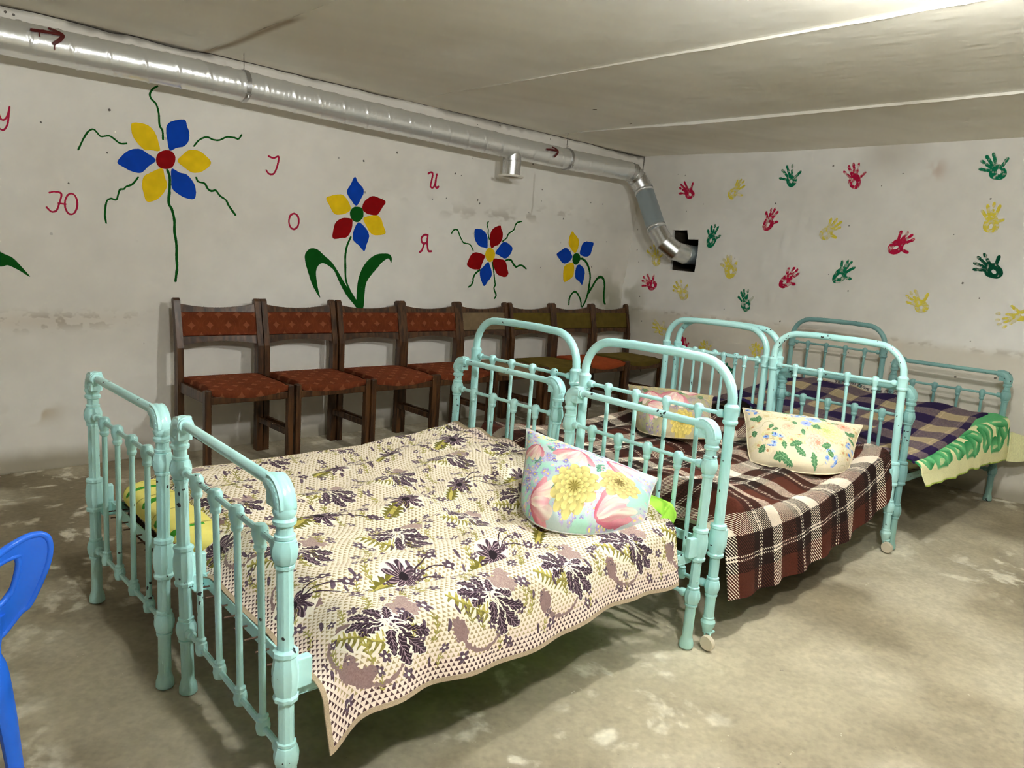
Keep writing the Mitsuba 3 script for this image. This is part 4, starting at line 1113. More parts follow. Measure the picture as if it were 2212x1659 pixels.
def coverlet(p, n, uv):
    u, v = uv.x, uv.y
    UL = 1.385
    d = dr.minimum(dr.minimum(u, v), UL - u)
    ground = mix(lin(231, 221, 203), lin(228, 212, 199), smoothstep(0.10, 0.05, d))
    cw, ch = 0.0140, 0.0105
    row = dr.floor(v / ch)
    x = fr(u / cw + 0.5 * (row - 2 * dr.floor(row / 2))) - 0.5
    y = fr(v / ch) - 0.5
    tri = (dr.abs(x) < 0.46 * (0.40 - y)) & (y > -0.40)
    edge = 0.050 + 0.016 * dr.sin(u * 26.7) * dr.cos(v * 26.7)
    c = sel(tri, sel(d < edge, mix(lin(66, 44, 46), lin(92, 70, 70), 0.3), C3(lin(164, 146, 108))), ground)
    purple, mauve, olive, lime, white = lin(58, 42, 54), lin(142, 118, 116), lin(104, 98, 38), lin(188, 176, 92), lin(236, 228, 210)
    inside = d > 0.03
    # mauve scrolls along the hems: a plump feathery head trailing into a thin hook
    q = 0.285
    for s, t in ((u, v), (v, u)):
        X = fr(s / q) * q - q / 2
        t2 = t + 0.05 * X
        r = dr.sqrt(dr.square(X) + dr.square(t2 - 0.122))
        ragged = noise(s * 190, t * 190, 1.0)
        wdt = 0.0016 + 0.006 * dr.clip(0.6 - X / 0.09, 0, 1.4) * ragged + 0.003 * ragged
        scroll = (dr.abs(r - 0.070) < wdt) & (t2 < 0.118)
        h1 = dr.square((X + 0.066) * 0.9) + dr.square((t2 - 0.108) * 0.62) < dr.square(0.015 + 0.008 * ragged)
        h2 = dr.square(X - 0.069) + dr.square((t2 - 0.122) * 0.7) < dr.square(0.010 + 0.006 * ragged)
        m_ = (scroll | h1 | h2) & (t2 < 0.16) & (d > 0.02) & (dr.abs(t - d) < 0.06)
        c = sel(m_, mix(mauve, lin(128, 102, 100), noise(u * 420, v * 420, 3.0)), c)
    # repeating bouquets: two kinds in alternate rows
    CU, CV = 0.285, 0.222
    vv = v - 0.050
    rowi = dr.floor(vv / CV)
    odd = (rowi - 2 * dr.floor(rowi / 2)) > 0.5
    X = fr((u - 0.075) / CU + sel(odd, 0.42, 0.0)) * CU
    Y = fr(vv / CV) * CV
    wob = 0.006 * (noise(u * 60, v * 60, 5.0) - 0.5)
    X, Y = X + wob, Y + 0.006 * (noise(u * 60, v * 60, 9.0) - 0.5)
    X0, Y1 = X, Y

    def halo(m_, c_):
        return sel(m_, C3(white), c_)

    def put(m_, col, c_):
        return sel(m_ & inside, C3(col) if isinstance(col, list) else col, c_)
    # kind one: dark ragged tuft with a fern and a pale vine leaf
    def tuft(c):
        X, Y = (X0 - .12) / 1.05 + .12, (Y1 - .110) / 1.05 + .110
        fx_, fy_ = rt(X, Y, 0.118, 0.070, 2.50)
        fy_ = fy_ - 0.10 * fx_ * (1 - fx_ / 0.13)
        gx, gy = rt(X, Y, 0.165, 0.110, 1.15)
        c = put(leafm(fx_ + .005, fy_, 0.140, 0.038), white, c)
        for ga, gl in ((0.0, .080), (0.7, .055), (-0.7, .050)):
            hx, hy = rt(gx, gy, 0.012, 0.0, ga)
            c = put(leafm(hx, hy, gl, gl * .34, 4, 0.45), mix(mauve, lin(176, 154, 146), noise(u * 500, v * 500, 1.0)), c)
        lf = fr(fx_ / 0.0125) * 0.0125
        wid = 0.032 * dr.sqrt(dr.maximum(dr.clip(fx_ / 0.13, 0, 1) * (1 - dr.clip(fx_ / 0.13, 0, 1)) * 4, 0))
        leaflet = (dr.abs(lf - 0.0062 - 0.22 * (dr.abs(fy_) - 0.01)) < 0.0044 * (1 - 0.7 * dr.abs(fy_) / dr.maximum(wid, 1e-4))) & (dr.abs(fy_) < wid) & (fx_ > 0) & (fx_ < 0.13)
        rib_ = (dr.abs(fy_) < 0.0035) & (fx_ > 0) & (fx_ < 0.13)
        c = put(leaflet | rib_, mix(olive, lime, dr.clip(sel(fy_ > 0, 0.25, 0.75) + 0.5 * (noise(u * 300, v * 300, 7.0) - 0.5), 0, 1)), c)
        # the dark acanthus plume: ragged petals fanned both ways from a knot, each with a pale edge
        for k, (ox, oy, aa, L, W) in enumerate(((.118, .128, 3.30, .060, .015), (.118, .128, 2.75, .075, .017), (.118, .130, 2.20, .070, .016), (.120, .130, 1.65, .055, .014), (.125, .125, 0.95, .045, .013),
                                                (.125, .120, -0.15, .060, .016), (.128, .112, -0.60, .080, .019), (.126, .108, -1.05, .092, .020), (.124, .106, -1.50, .085, .018), (.120, .108, -2.00, .055, .015))):
            lx, ly = rt(X, Y, ox, oy, aa)
            ly = ly - 0.22 * lx * (lx / L - 0.4)
            c = put(leafm(lx + .002, ly, L + .004, W + .0032, 5, 0.25), white, c)
            body = sel((dr.abs(ly) < 0.0011) | (fr(lx * 95 - dr.abs(ly) * 130) < 0.22), C3(lin(138, 118, 128)), mix(purple, lin(36, 24, 34), noise(u * 90, v * 90, 2.0)))
            c = put(leafm(lx, ly, L, W, 5, 0.42), body, c)
        for ox, oy, aa, L in ((.112, .134, -.9, .050), (.122, .120, -.2, .040), (.126, .128, -1.5, .045)):
            lx, ly = rt(X, Y, ox, oy, aa)
            ly = ly - 0.010 * dr.sin(lx * 90)
            c = put((dr.abs(ly) < 0.0020) & (lx > 0) & (lx < L), white, c)
        return c

    def burst(c):
        X, Y = (X0 - .14) / 1.14 + .14, (Y1 - .107) / 1.14 + .107
        fx_, fy_ = rt(X, Y, 0.105, 0.115, 3.75)
        px, py = X - 0.128, Y - 0.115
        r = dr.sqrt(dr.square(px) + dr.square(py))
        th = dr.atan2(py, px)
        c = put((r < 0.050) | leafm(fx_ + .006, fy_, 0.104, 0.030), white, c)
        c = put(leafm(fx_, fy_, 0.098, 0.027, 6, 0.55), mix(olive, lime, sel(dr.abs(fy_) < 0.006, 0.75, 0.0)), c)
        pet = 0.046 * (0.45 + 0.55 * dr.abs(dr.cos(4.5 * th + 5 * r)))
        shade = sel(fr(th * 3.2 + r * 60) < 0.36, C3(lin(150, 130, 138)), C3(purple))
        c = put(r < pet, shade, c)
        c = put(r < 0.011, lin(30, 20, 28), c)
        for k, (a, L) in enumerate(((0.2, .10), (-0.25, .105), (0.62, .085))):
            sx, sy = rt(X, Y, 0.150, 0.112, a)
            c = put((dr.abs(sy - 0.012 * dr.sin(sx * 40)) < 0.0018) & (sx > 0) & (sx < L), purple, c)
            bx, by = sx - L, sy - 0.012 * dr.sin(sx * 40)
            rr = dr.sqrt(dr.square(bx) + dr.square(by))
            c = put(rr < 0.014 * (0.55 + 0.45 * dr.abs(dr.cos(2.5 * dr.atan2(by, bx)))), sel(rr < 0.004, C3(white), C3(lin(78, 60, 74))), c)
        return c
    field = v > 0.050
    c = sel(field & ~odd, tuft(c), c)
    c = sel(field & odd, burst(c), c)
    # sprigs between the bouquets and along the hems
    free = mi.luminance(c) > 0.18
    plain = d > 0.035
    for SU, SV, ou, ov, S in ((0.150, 0.135, 0.02, 0.055, 1.25), (0.170, 0.1075, 0.11, 0.0, 0.95)):
        ri = dr.floor((v + ov) / SV)
        o2 = (ri - 2 * dr.floor(ri / 2)) > 0.5
        ku = (u + ou) / SU + sel(o2, 0.5, 0.12)
        X2 = fr(ku) * SU / S
        Y2 = fr((v + ov) / SV) * SV / S
        turn = sel(cell_rand(dr.floor(ku), ri, 4) > 0.5, 1.0, -1.0)
        sx, sy = rt(X2, Y2, 0.5 * SU / S, 0.014, 1.30)
        sy = sy * turn - 0.010 * dr.sin(sx * 45)
        stem = (dr.abs(sy) < 0.0012) & (sx > 0) & (sx < 0.066)
        lx = fr(sx / 0.014) * 0.014
        lv = (dr.abs(dr.abs(sy) - 0.6 * lx) < 0.0026 * dr.sin(dr.clip(lx / 0.012, 0, 1) * 3.14)) & (lx < 0.012) & (sx > 0.004) & (sx < 0.058)
        bx, by = sx - 0.072, sy
        rr = dr.sqrt(dr.square(bx) + dr.square(by))
        th = dr.atan2(by, bx)
        bloom = rr < 0.0135 * (0.42 + 0.58 * dr.abs(dr.cos(2.5 * th + 1)))
        kx, ky = sx - 0.022, sy - 0.024
        bud = leafm(kx, ky - 0.2 * kx, 0.026, 0.0042) & (kx > 0)
        tail = (dr.abs(ky + 0.02 - 0.5 * kx) < 0.0009) & (kx > -0.02) & (kx < 0.0)
        kx2, ky2 = sx - 0.012, sy + 0.026
        r2 = dr.sqrt(dr.square(kx2) + dr.square(ky2))
        bloom2 = r2 < 0.0115 * (0.42 + 0.58 * dr.abs(dr.cos(2.5 * dr.atan2(ky2, kx2))))
        c = sel((stem | lv | tail) & plain & free, mix(lin(112, 106, 44), lin(172, 162, 84), noise(u * 220, v * 220, 8.0)), c)
        c = sel((bloom | bloom2 | bud) & plain & free, sel((rr < 0.0035) | (r2 < 0.003), C3(white), mix(lin(58, 42, 54), lin(112, 92, 108), noise(u * 330, v * 330, 4.0))), c)
    c = sel(d < 0.011, mix(lin(176, 158, 132), lin(150, 132, 108), noise(u * 700, v * 700, 3.0)), c)
    return c * (0.93 + 0.10 * noise(u * 900, v * 900, 6.0))


def cloth_bump(p, n, uv):
    return 0.0005 * noise(uv.x * 420, uv.y * 420, 1.0) + 0.0012 * fbm(uv.x * 22, uv.y * 22, 2.0, 3)


mat('coverlet_weave', coverlet, 0.85, 0.2, two=True, sheen=0.2)


def plaid_brown(p, n, uv):
    L_, R_, K_ = C3(lin(226, 212, 194)), C3(lin(74, 37, 28)), C3(lin(34, 22, 20))

    def band(s):
        f = fr(s / 0.32) * 0.32
        c = sel(f < 0.080, L_, sel(f < 0.190, R_, K_))
        ln = (dr.abs(f - 0.234) < 0.0032) | (dr.abs(f - 0.247) < 0.0032)
        return sel(ln, C3(lin(232, 220, 204)), c)
    a, b = band(uv.x + 0.03), band(uv.y + 0.105)
    w = noise(uv.x * 60, uv.y * 60, 2.0)
    c = twill(a, b, mi.Point2f(uv.x + 0.0010 * w, uv.y), 0.0125)
    return c * (0.82 + 0.3 * noise(uv.x * 500, uv.y * 500, 3.0)) * (0.92 + 0.16 * fbm(uv.x * 8, uv.y * 8, 2.0, 2))


mat('brown_plaid', plaid_brown, 0.95, 0.1, two=True, sheen=0.4)


def plaid_purple(p, n, uv):
    P_, B_ = C3(lin(34, 20, 62)), C3(lin(164, 148, 118))

    def band(s, o):
        f = fr(s / 0.32 + o) * 0.32
        c = sel(f < 0.165, P_, B_)
        ln = (dr.abs(f - 0.185) < 0.0026) | (dr.abs(f - 0.300) < 0.0026)
        return sel(ln, C3(lin(206, 190, 158)), c)
    a, b = band(uv.x, 0.2), band(uv.y, 0.35)
    same = fr((uv.x + uv.y) / 0.0038) < 0.5
    c = sel(same, a, b)
    return mix(c, dr.sqrt(a * b), 0.6) * (0.85 + 0.24 * noise(uv.x * 420, uv.y * 420, 3.0))


mat('purple_plaid', plaid_purple, 0.95, 0.1, two=True, sheen=0.4)


def green_swirls(p, n, uv):
    u, v = uv.x, uv.y
    c = mix(lin(226, 224, 176), lin(214, 212, 164), fbm(u * 12, v * 12, 3.0, 2))
    g0, g1 = lin(34, 128, 70), lin(112, 190, 130)
    q = 0.44
    X = fr((u - 0.06) / q) * q
    wx, wy = X + 0.012 * (noise(u * 14, v * 14, 1.0) - 0.5), v + 0.012 * (noise(u * 14, v * 14, 5.0) - 0.5)
    m = sel(wx < 0, 0.0, 0.0)
    tone = m
    for cx, cy, a, L, W in ((0.01, .085, .80, .19, .075), (.15, .10, 1.9, .16, .07), (.15, .075, .30, .17, .06), (.26, .215, -.60, .17, .065), (.30, .075, 1.15, .18, .065), (.43, .15, 2.5, .16, .06), (.22, .235, .1, .2, .04)):
        lx, ly = rt(wx, wy, cx, cy, a)
        ly = ly + 0.25 * lx * (lx / L - 0.5)
        s = leafm(lx, ly, L, W)
        inner = leafm(lx - .04, ly + .1 * W, L * .5, W * .20)
        m = sel(s, sel(inner, 0.25 + 0.4 * noise(lx * 60, ly * 160, 3.0), 1.0), m)
        tone = sel(s, 0.15 + 0.9 * dr.abs(ly) / W, tone)
    band = smoothstep(0.055, 0.070, v)
    c = mix(c, mix(g1, g0, dr.clip(tone, 0, 1)), m * band)
    c = mix(c, mix(g1, g0, 0.5), smoothstep(0.245, 0.262, v))
    c = mix(c, lin(150, 170, 70), smoothstep(0.010, 0.004, v))
    return c * (0.9 + 0.16 * noise(u * 380, v * 380, 4.0))


mat('green_blanket_wool', green_swirls, 0.95, 0.1, two=True, sheen=0.4)


# printed pillow cases ------------------------------------------------------------
def dahlia(x, y, cx, cy, R, n_, ph, c, lo, hi):
    dx, dy = x - cx, y - cy
    r = dr.sqrt(dr.square(dx) + dr.square(dy)) / R
    th = dr.atan2(dy, dx) + ph
    for k, s in enumerate((1.0, 0.78, 0.56, 0.36)):
        a = th * n_ / 2 + k * 1.3
        lim = s * (0.80 + 0.20 * dr.abs(dr.cos(a)))
        t = dr.clip(r / dr.maximum(lim, 1e-4), 0, 1)
        crease = dr.abs(dr.sin(a))
        tone = dr.clip(0.05 + 0.95 * dr.power(t, 1.8) - 0.65 * smoothstep(0.60, 1.0, dr.abs(dr.sin(a))) * (1 - 0.35 * t), 0, 1)
        c = sel(r < lim, mix(lo, hi, tone), c)
    return c


def tulip(x, y, cx, cy, S, a, c):
    pink, deep, pale = lin(222, 158, 168), lin(178, 76, 102), lin(240, 228, 212)
    bx, by = rt(x, y, cx, cy, a)
    bx, by = bx / S, by / S
    for (ox, oy, aa, L, W, k0, k1) in ((-.05, .0, .70, .98, .17, deep, pink), (-.05, 0, -.72, .98, .18, deep, pink), (0, .02, .40, 1.05, .19, pink, pale), (0, -.02, -.42, 1.05, .20, deep, pale), (0, 0, .06, .95, .22, pink, lin(240, 230, 205)), (.0, 0, -.15, .80, .14, pale, pink)):
        lx, ly = rt(bx, by, ox, oy, aa)
        t = dr.clip(lx / L, 0, 1)
        str_ = 0.5 + 0.5 * dr.sin(ly * 38 + 5 * t)
        c = sel(leafm(lx, ly, L, W, 3, 0.12), mix(k0, k1, dr.clip(0.30 + 0.7 * t + 0.25 * str_ - 0.6 * dr.abs(ly) / W, 0, 1)), c)
    return c


def leaves(x, y, L, c, lo, hi, list_):
    for cx, cy, a, s in list_:
        lx, ly = rt(x, y, cx, cy, a)
        m_ = leafm(lx, ly, L * s, L * s * 0.30, 5, 0.40, 0.8, True)
        c = sel(m_, mix(lo, hi, sel((dr.abs(ly) < 0.0015) | (fr(lx * 90 + dr.abs(ly) * 70) < 0.2), 0.8, 0.15)), c)
    return c


def posies(x, y, scale, c, where, petal, petal2, eye, seed):
    f1, f2, r = voronoi(x * scale + seed, y * scale + 2.3 * seed)
    th = fr(r * 13) * 6.28
    rad = 0.47 * (0.72 + 0.28 * dr.sin(noise(x * scale * 5, y * scale * 5, seed) * 12))
    on = (f1 < rad) & where
    c = sel(on, mix(petal, petal2, dr.clip(fr(r * 7) + 0.5 * noise(x * scale * 6, y * scale * 6, seed + 1) - 0.25, 0, 1)), c)
    return sel((f1 < 0.12) & where, C3(eye), c)


def pillow_pastel(p, n, uv):
    x, y = uv.x, uv.y                                        # 0.54 wide, 0.44 tall
    w1 = noise(x * 22, y * 22, 1.0)
    x, y = x + 0.008 * (w1 - 0.5), y + 0.008 * (noise(x * 22, y * 22, 4.0) - 0.5)
    c = mix(lin(150, 208, 192), lin(178, 222, 206), fbm(x * 12, y * 12, 2.0, 2))
    gm_ = fbm(x * 9, y * 9, 8.0, 2)
    c = mix(c, lin(200, 196, 206), smoothstep(0.50, 0.62, gm_) * 0.6)
    c = posies(x, y, 22, c, fbm(x * 11, y * 11, 21.0, 2) > 0.50, lin(196, 178, 206), lin(232, 212, 214), lin(236, 226, 150), 11.0)
    c = posies(x, y, 40, c, fbm(x * 9, y * 9, 31.0, 2) > 0.54, lin(150, 140, 200), lin(206, 196, 226), lin(240, 230, 150), 17.0)
    c = leaves(x, y, .075, c, lin(62, 122, 100), lin(140, 190, 168), ((.30, .22, 2.1, 1.0), (.33, .20, 1.3, 1.0), (.24, .10, 3.4, 1.2), (.42, .17, .6, .9), (.16, .28, 2.5, .8), (.44, .24, 2.4, .9), (.09, .17, 1.8, 1.0), (.30, .36, .5, .8), (.38, .05, -.6, 1.0), (.20, .03, 3.5, 1.0), (.10, .38, .3, .8)))
    viol = (dr.square((x - .11) / .085) + dr.square((y - .15) / .12) < 1) | (dr.square((x - .21) / .10) + dr.square((y - .345) / .07) < 1) | (dr.square((x - .49) / .07) + dr.square((y - .30) / .06) < 1) | (dr.square((x - .20) / .04) + dr.square((y - .17) / .09) < 1) | (dr.square((x - .05) / .06) + dr.square((y - .42) / .05) < 1) | (dr.square((x - .38) / .12) + dr.square((y - .40) / .03) < 1)
    c = posies(x, y, 27, c, viol, lin(122, 110, 186), lin(186, 176, 220), lin(232, 216, 120), 3.0)
    pinkz = (dr.square((x - .385) / .045) + dr.square((y - .235) / .05) < 1) | (dr.square((x - .345) / .035) + dr.square((y - .09) / .04) < 1)
    c = posies(x, y, 62, c, pinkz, lin(224, 172, 184), lin(238, 214, 214), lin(206, 120, 140), 5.0)
    yel = (dr.square((x - .13) / .09) + dr.square((y - .40) / .035) < 1)
    c = posies(x, y, 48, c, yel, lin(238, 226, 110), lin(244, 238, 180), lin(204, 186, 60), 7.0)
    c = tulip(x, y, .245, .335, .135, -1.75, c)
    c = tulip(x, y, .365, .335, .130, -.25, c)
    c = tulip(x, y, .065, .31, .095, -1.9, c)
    c = tulip(x, y, .39, .03, .125, .75, c)
    c = tulip(x, y, .10, .035, .11, .35, c)
    c = dahlia(x, y, .268, .115, .098, 11, .4, c, lin(112, 98, 30), lin(230, 216, 140))
    c = dahlia(x, y, .425, .185, .082, 9, 1.2, c, lin(104, 88, 36), lin(226, 208, 140))
    return c * (0.97 + 0.06 * noise(x * 300, y * 300, 2.0))


def pillow_dusky(p, n, uv):
    x, y = uv.x, uv.y
    x, y = x + 0.010 * (noise(x * 20, y * 20, 1.0) - 0.5), y + 0.010 * (noise(x * 20, y * 20, 4.0) - 0.5)
    c = mix(lin(150, 158, 120), lin(186, 170, 140), fbm(x * 10, y * 10, 2.0, 2))
    c = posies(x, y, 30, c, fbm(x * 7, y * 7, 3.0, 2) > 0.46, lin(128, 110, 140), lin(170, 160, 180), lin(210, 190, 110), 3.0)
    c = posies(x, y, 44, c, y > .33, lin(196, 178, 110), lin(214, 200, 150), lin(150, 130, 60), 9.0)
    c = leaves(x, y, .08, c, lin(72, 104, 76), lin(130, 150, 110), ((.12, .28, 2.0, 1.0), (.40, .14, .9, 1.0), (.32, .30, .4, .9), (.20, .08, 3.0, 1.0), (.46, .30, 1.3, .9), (.05, .15, 1.4, 1.0)))
    c = tulip(x, y, .30, .30, .16, -1.7, c)
    c = tulip(x, y, .13, .29, .13, -1.5, c)
    c = tulip(x, y, .12, .15, .12, -.4, c)
    c = tulip(x, y, .44, .39, .11, -2.9, c)
    c = dahlia(x, y, .38, .06, .075, 11, .7, c, lin(130, 110, 40), lin(216, 196, 110))
    return c * (0.92 + 0.10 * noise(x * 300, y * 300, 2.0))


def pillow_cream(p, n, uv):
    x, y = uv.x, uv.y
    x, y = x + 0.010 * (noise(x * 20, y * 20, 1.0) - 0.5), y + 0.010 * (noise(x * 20, y * 20, 4.0) - 0.5)
    c = mix(lin(222, 206, 174), lin(232, 222, 196), fbm(x * 8, y * 8, 2.0, 2))
    v = dr.abs(noise(x * 24, y * 24, 6.0) - 0.5)
    c = mix(c, lin(178, 172, 118), smoothstep(0.035, 0.010, v) * smoothstep(0.45, 0.6, noise(x * 7, y * 7, 2.0)) * 0.7)
    c = posies(x, y, 19, c, fbm(x * 9, y * 9, 14.0, 2) > 0.50, lin(206, 198, 140), lin(240, 226, 200), lin(196, 150, 110), 23.0)
    c = dahlia(x, y, .335, .19, .080, 9, .3, c, lin(186, 194, 110), lin(236, 236, 190))
    c = dahlia(x, y, .085, .29, .055, 8, .9, c, lin(206, 190, 140), lin(240, 232, 206))
    c = dahlia(x, y, .285, .10, .052, 7, .4, c, lin(196, 140, 110), lin(242, 226, 204))
    c = dahlia(x, y, .175, .19, .035, 6, .4, c, lin(206, 160, 130), lin(238, 220, 190))
    c = dahlia(x, y, .405, .285, .042, 9, .4, c, lin(196, 108, 70), lin(244, 210, 186))
    c = dahlia(x, y, .20, .33, .03, 6, .4, c, lin(214, 170, 150), lin(240, 222, 204))
    lo, hi = lin(48, 108, 66), lin(128, 168, 122)
    c = leaves(x, y, .050, c, lo, hi, ((.14, .345, .1, 1.2), (.15, .34, .7, 1.1), (.20, .345, -.2, .9), (.05, .25, 2.2, 1.1), (.045, .24, 1.4, 1.2), (.09, .17, 1.2, .8), (.10, .16, .3, .7), (.10, .15, -1.2, .7), (.27, .22, -.6, 1.1), (.29, .23, -1.3, 1.0), (.33, .30, 1.9, 1.1), (.34, .30, 2.6, 1.0), (.35, .29, .3, .8), (.16, .075, .3, 1.2), (.18, .07, -.7, 1.1), (.14, .06, 1.6, .8), (.255, .06, -1.4, 1.2), (.30, .085, .2, 1.1), (.33, .08, -.8, .9), (.44, .22, 1.1, 1.1), (.45, .21, 2.3, 1.0), (.44, .20, -.6, .9), (.235, .175, -1.5, .8), (.21, .20, 2.0, .8), (.09, .02, .3, 1.2), (.12, .03, -.5, 1.0), (.025, .13, 1.5, 1.0), (.03, .04, .9, 1.0)))
    blue = (dr.square((x - .10) / .045) + dr.square((y - .105) / .04) < 1) | (dr.square((x - .225) / .035) + dr.square((y - .305) / .04) < 1) | (dr.square((x - .455) / .03) + dr.square((y - .12) / .05) < 1) | (dr.square((x - .04) / .035) + dr.square((y - .38) / .07) < 1) | (dr.square((x - .345) / .04) + dr.square((y - .045) / .035) < 1)
    c = posies(x, y, 30, c, blue, lin(96, 136, 206), lin(170, 196, 230), lin(60, 92, 176), 3.0)
    c = dahlia(x, y, .278, .285, .036, 6, .4, c, lin(66, 112, 190), lin(206, 218, 236))
    c = dahlia(x, y, .248, .225, .026, 6, 1.0, c, lin(72, 100, 196), lin(200, 210, 236))
    return c * (0.97 + 0.06 * noise(x * 300, y * 300, 2.0))


mat('pastel_print', pillow_pastel, 0.75, 0.25, two=True)
mat('dusky_print', pillow_dusky, 0.8, 0.2, two=True)
mat('cream_print', pillow_cream, 0.75, 0.25, two=True)


def ticking_yellow(p, n, uv):
    x, y, z = p.x, p.y, p.z
    c = mix(lin(214, 204, 100), lin(228, 218, 130), fbm(y * 20, z * 20, x * 4, 2))
    fold_shade = dr.abs(fr(y / 0.152 + 0.9 * z) - 0.5)
    c = mix(c, lin(120, 112, 40), smoothstep(0.035, 0.0, fold_shade) * 0.7)  # shade in the creases between the rolls, painted as dark lines
    for cy, cz, r, col in ((-2.275, .366, .020, lin(176, 24, 40)), (-2.17, .372, .014, lin(206, 150, 110)), (-1.93, .40, .018, lin(216, 178, 96)), (-2.07, .395, .015, lin(206, 160, 100))):
        d = dr.sqrt(dr.square(y - cy) + dr.square(z - cz)) + 0.004 * noise(y * 90, z * 90, 2.0)
        c = sel((d < r) & (x < 0.78), C3(col), c)
        c = sel((d < r * 0.4) & (x < 0.78), C3(lin(230, 206, 120)), c)
    for cy, cz, a in ((-2.20, .385, .8), (-2.25, .395, 2.2), (-2.13, .39, 2.4), (-1.86, .40, 2.0), (-2.02, .41, .6)):
        lx, ly = rt(y, z, cy, cz, a)
        c = sel(leafm(lx, ly, .045, .013, 3, .3) & (x < 0.78), C3(lin(60, 140, 40)), c)
    return c


def sheet_lime(p, n, uv):
    x, y = p.x, p.y + p.z * 0.8
    c = mix(lin(164, 232, 74), lin(184, 242, 96), fbm(x * 8, y * 8, 1.0, 2))
    X, Y = fr((x - 0.02) / .24) * .24, fr((y + .10) / .24) * .24
    for cx, cy, a, s in ((.12, .12, .9, .085), (.12, .12, 2.6, .075), (.12, .12, 4.4, .08)):
        lx, ly = rt(X, Y, cx, cy, a)
        m_ = leafm(lx, ly, s, s * .36)
        c = sel(m_, C3(lin(92, 186, 40)), c)
        c = sel(m_ & ((dr.abs(ly) < .0016) | (dr.abs(dr.abs(ly) - s * .30) < .0016)), C3(lin(20, 80, 14)), c)
    return c


mat('yellow_ticking', ticking_yellow, 0.85, 0.2, two=True)
mat('lime_sheet', sheet_lime, 0.8, 0.2, two=True)
mat('sackcloth', lambda p, n, uv: mix(lin(40, 26, 20), lin(96, 70, 50), smoothstep(0.55, 0.8, noise(p.y * 120, p.z * 120, p.x * 120))), 0.95, 0.1, two=True)
mat('grey_ticking', lambda p, n, uv: mix(lin(196, 184, 150), lin(214, 204, 176), fbm(p.x * 20, p.y * 20, p.z * 20, 2)), 0.9, 0.15, two=True)
mat('red_card', lin(186, 26, 34), 0.5)


# ------------------------------------------------------------------ draped cloths
def drape(xl, xr, yfar, ynear, ztop, zhem, nx=200, nt=220, r=0.055, flare=0.02, wave=0.012, seed=0, ufix=None, thick=0.004, far_hang=0.0):
    """A cloth lying over the beds: columns run from the far edge over the top, bend over the near side and hang to zhem(s)."""
    s = np.linspace(0, 1, nx)
    P = np.zeros((nx, nt, 3))
    UV = np.zeros((nx, nt, 2))
    for i, si in enumerate(s):
        yn, yf, zh = ynear(si), yfar(si), zhem(si)
        yt = np.linspace(yf, yn, 160)
        xt = xl(yt) + (xr(yt) - xl(yt)) * si
        zt = ztop(xt, yt)
        zn = zt[-1]
        th = np.linspace(0, math.pi / 2, 14)[1:]
        ya, za_ = yn - r * np.sin(th), zn - r * (1 - np.cos(th))
        zb = np.linspace(zn - r, zh, 30)[1:]
        zh = min(zh, zn - r - .004)
        zb = np.linspace(zn - r, zh, 30)[1:]
        dpt = np.clip((zn - r - zb) / max(zn - r - zh, 1e-3), 0, 1)
        xb = np.full(len(zb), xt[-1])
        wv = wave * dpt ** 1.3 * (nf(xt[-1] * 5.2, 0.5, 0.5, seed + 1, 2) + 0.35 * math.sin(xt[-1] * 31))
        yb = yn - r - flare * dpt - wv
        zb = zb + 0.0 * dpt
        X = np.r_[xt, np.full(13, xt[-1]), xb]
        Y = np.r_[yt, ya, yb]
        Z = np.r_[zt, za_, zb]
        L = np.r_[0, np.cumsum(np.hypot(np.diff(Y), np.diff(Z)))]
        q = np.linspace(0, 1, nt) * L[-1]
        P[i] = np.stack([np.interp(q, L, X), np.interp(q, L, Y), np.interp(q, L, Z)], 1)
        UV[i, :, 1] = L[-1] - q
    UV[..., 0] = np.vstack([np.zeros((1, nt)), np.cumsum(np.linalg.norm(np.diff(P, axis=0), axis=2), 0)])
    return P, UV


def cloth(P, UV, mt, thick=0.004):
    n, m = P.shape[:2]
    A = P.reshape(-1, 3)
    f = gridfaces(n, m)
    top = tm(A, f)
    N = np.array(top.vertex_normals)
    if N[:, 2].mean() < 0:
        f = f[:, ::-1]
        N = -N
    e = np.r_[np.arange(m), np.arange(1, n) * m + m - 1, (n - 1) * m + np.arange(m - 2, -1, -1), np.arange(n - 2, 0, -1) * m]
    k = np.roll(e, -1)
    Nn = n * m
    # the rim gets its own vertices so that the edge shades as an edge
    V = np.vstack([A, A - N * thick, A[e], (A - N * thick)[e]])
    E = np.arange(len(e))
    K = np.roll(E, -1)
    rim = np.stack([E, K, K + len(e), E + len(e)], 1) + 2 * Nn
    F = np.vstack([f, f[:, ::-1] + Nn, rim])
    uv = UV.reshape(-1, 2)
    return mikit.ply(tm(V, F), mt, smooth=True, uv=np.vstack([uv, uv, uv[e], uv[e]]))


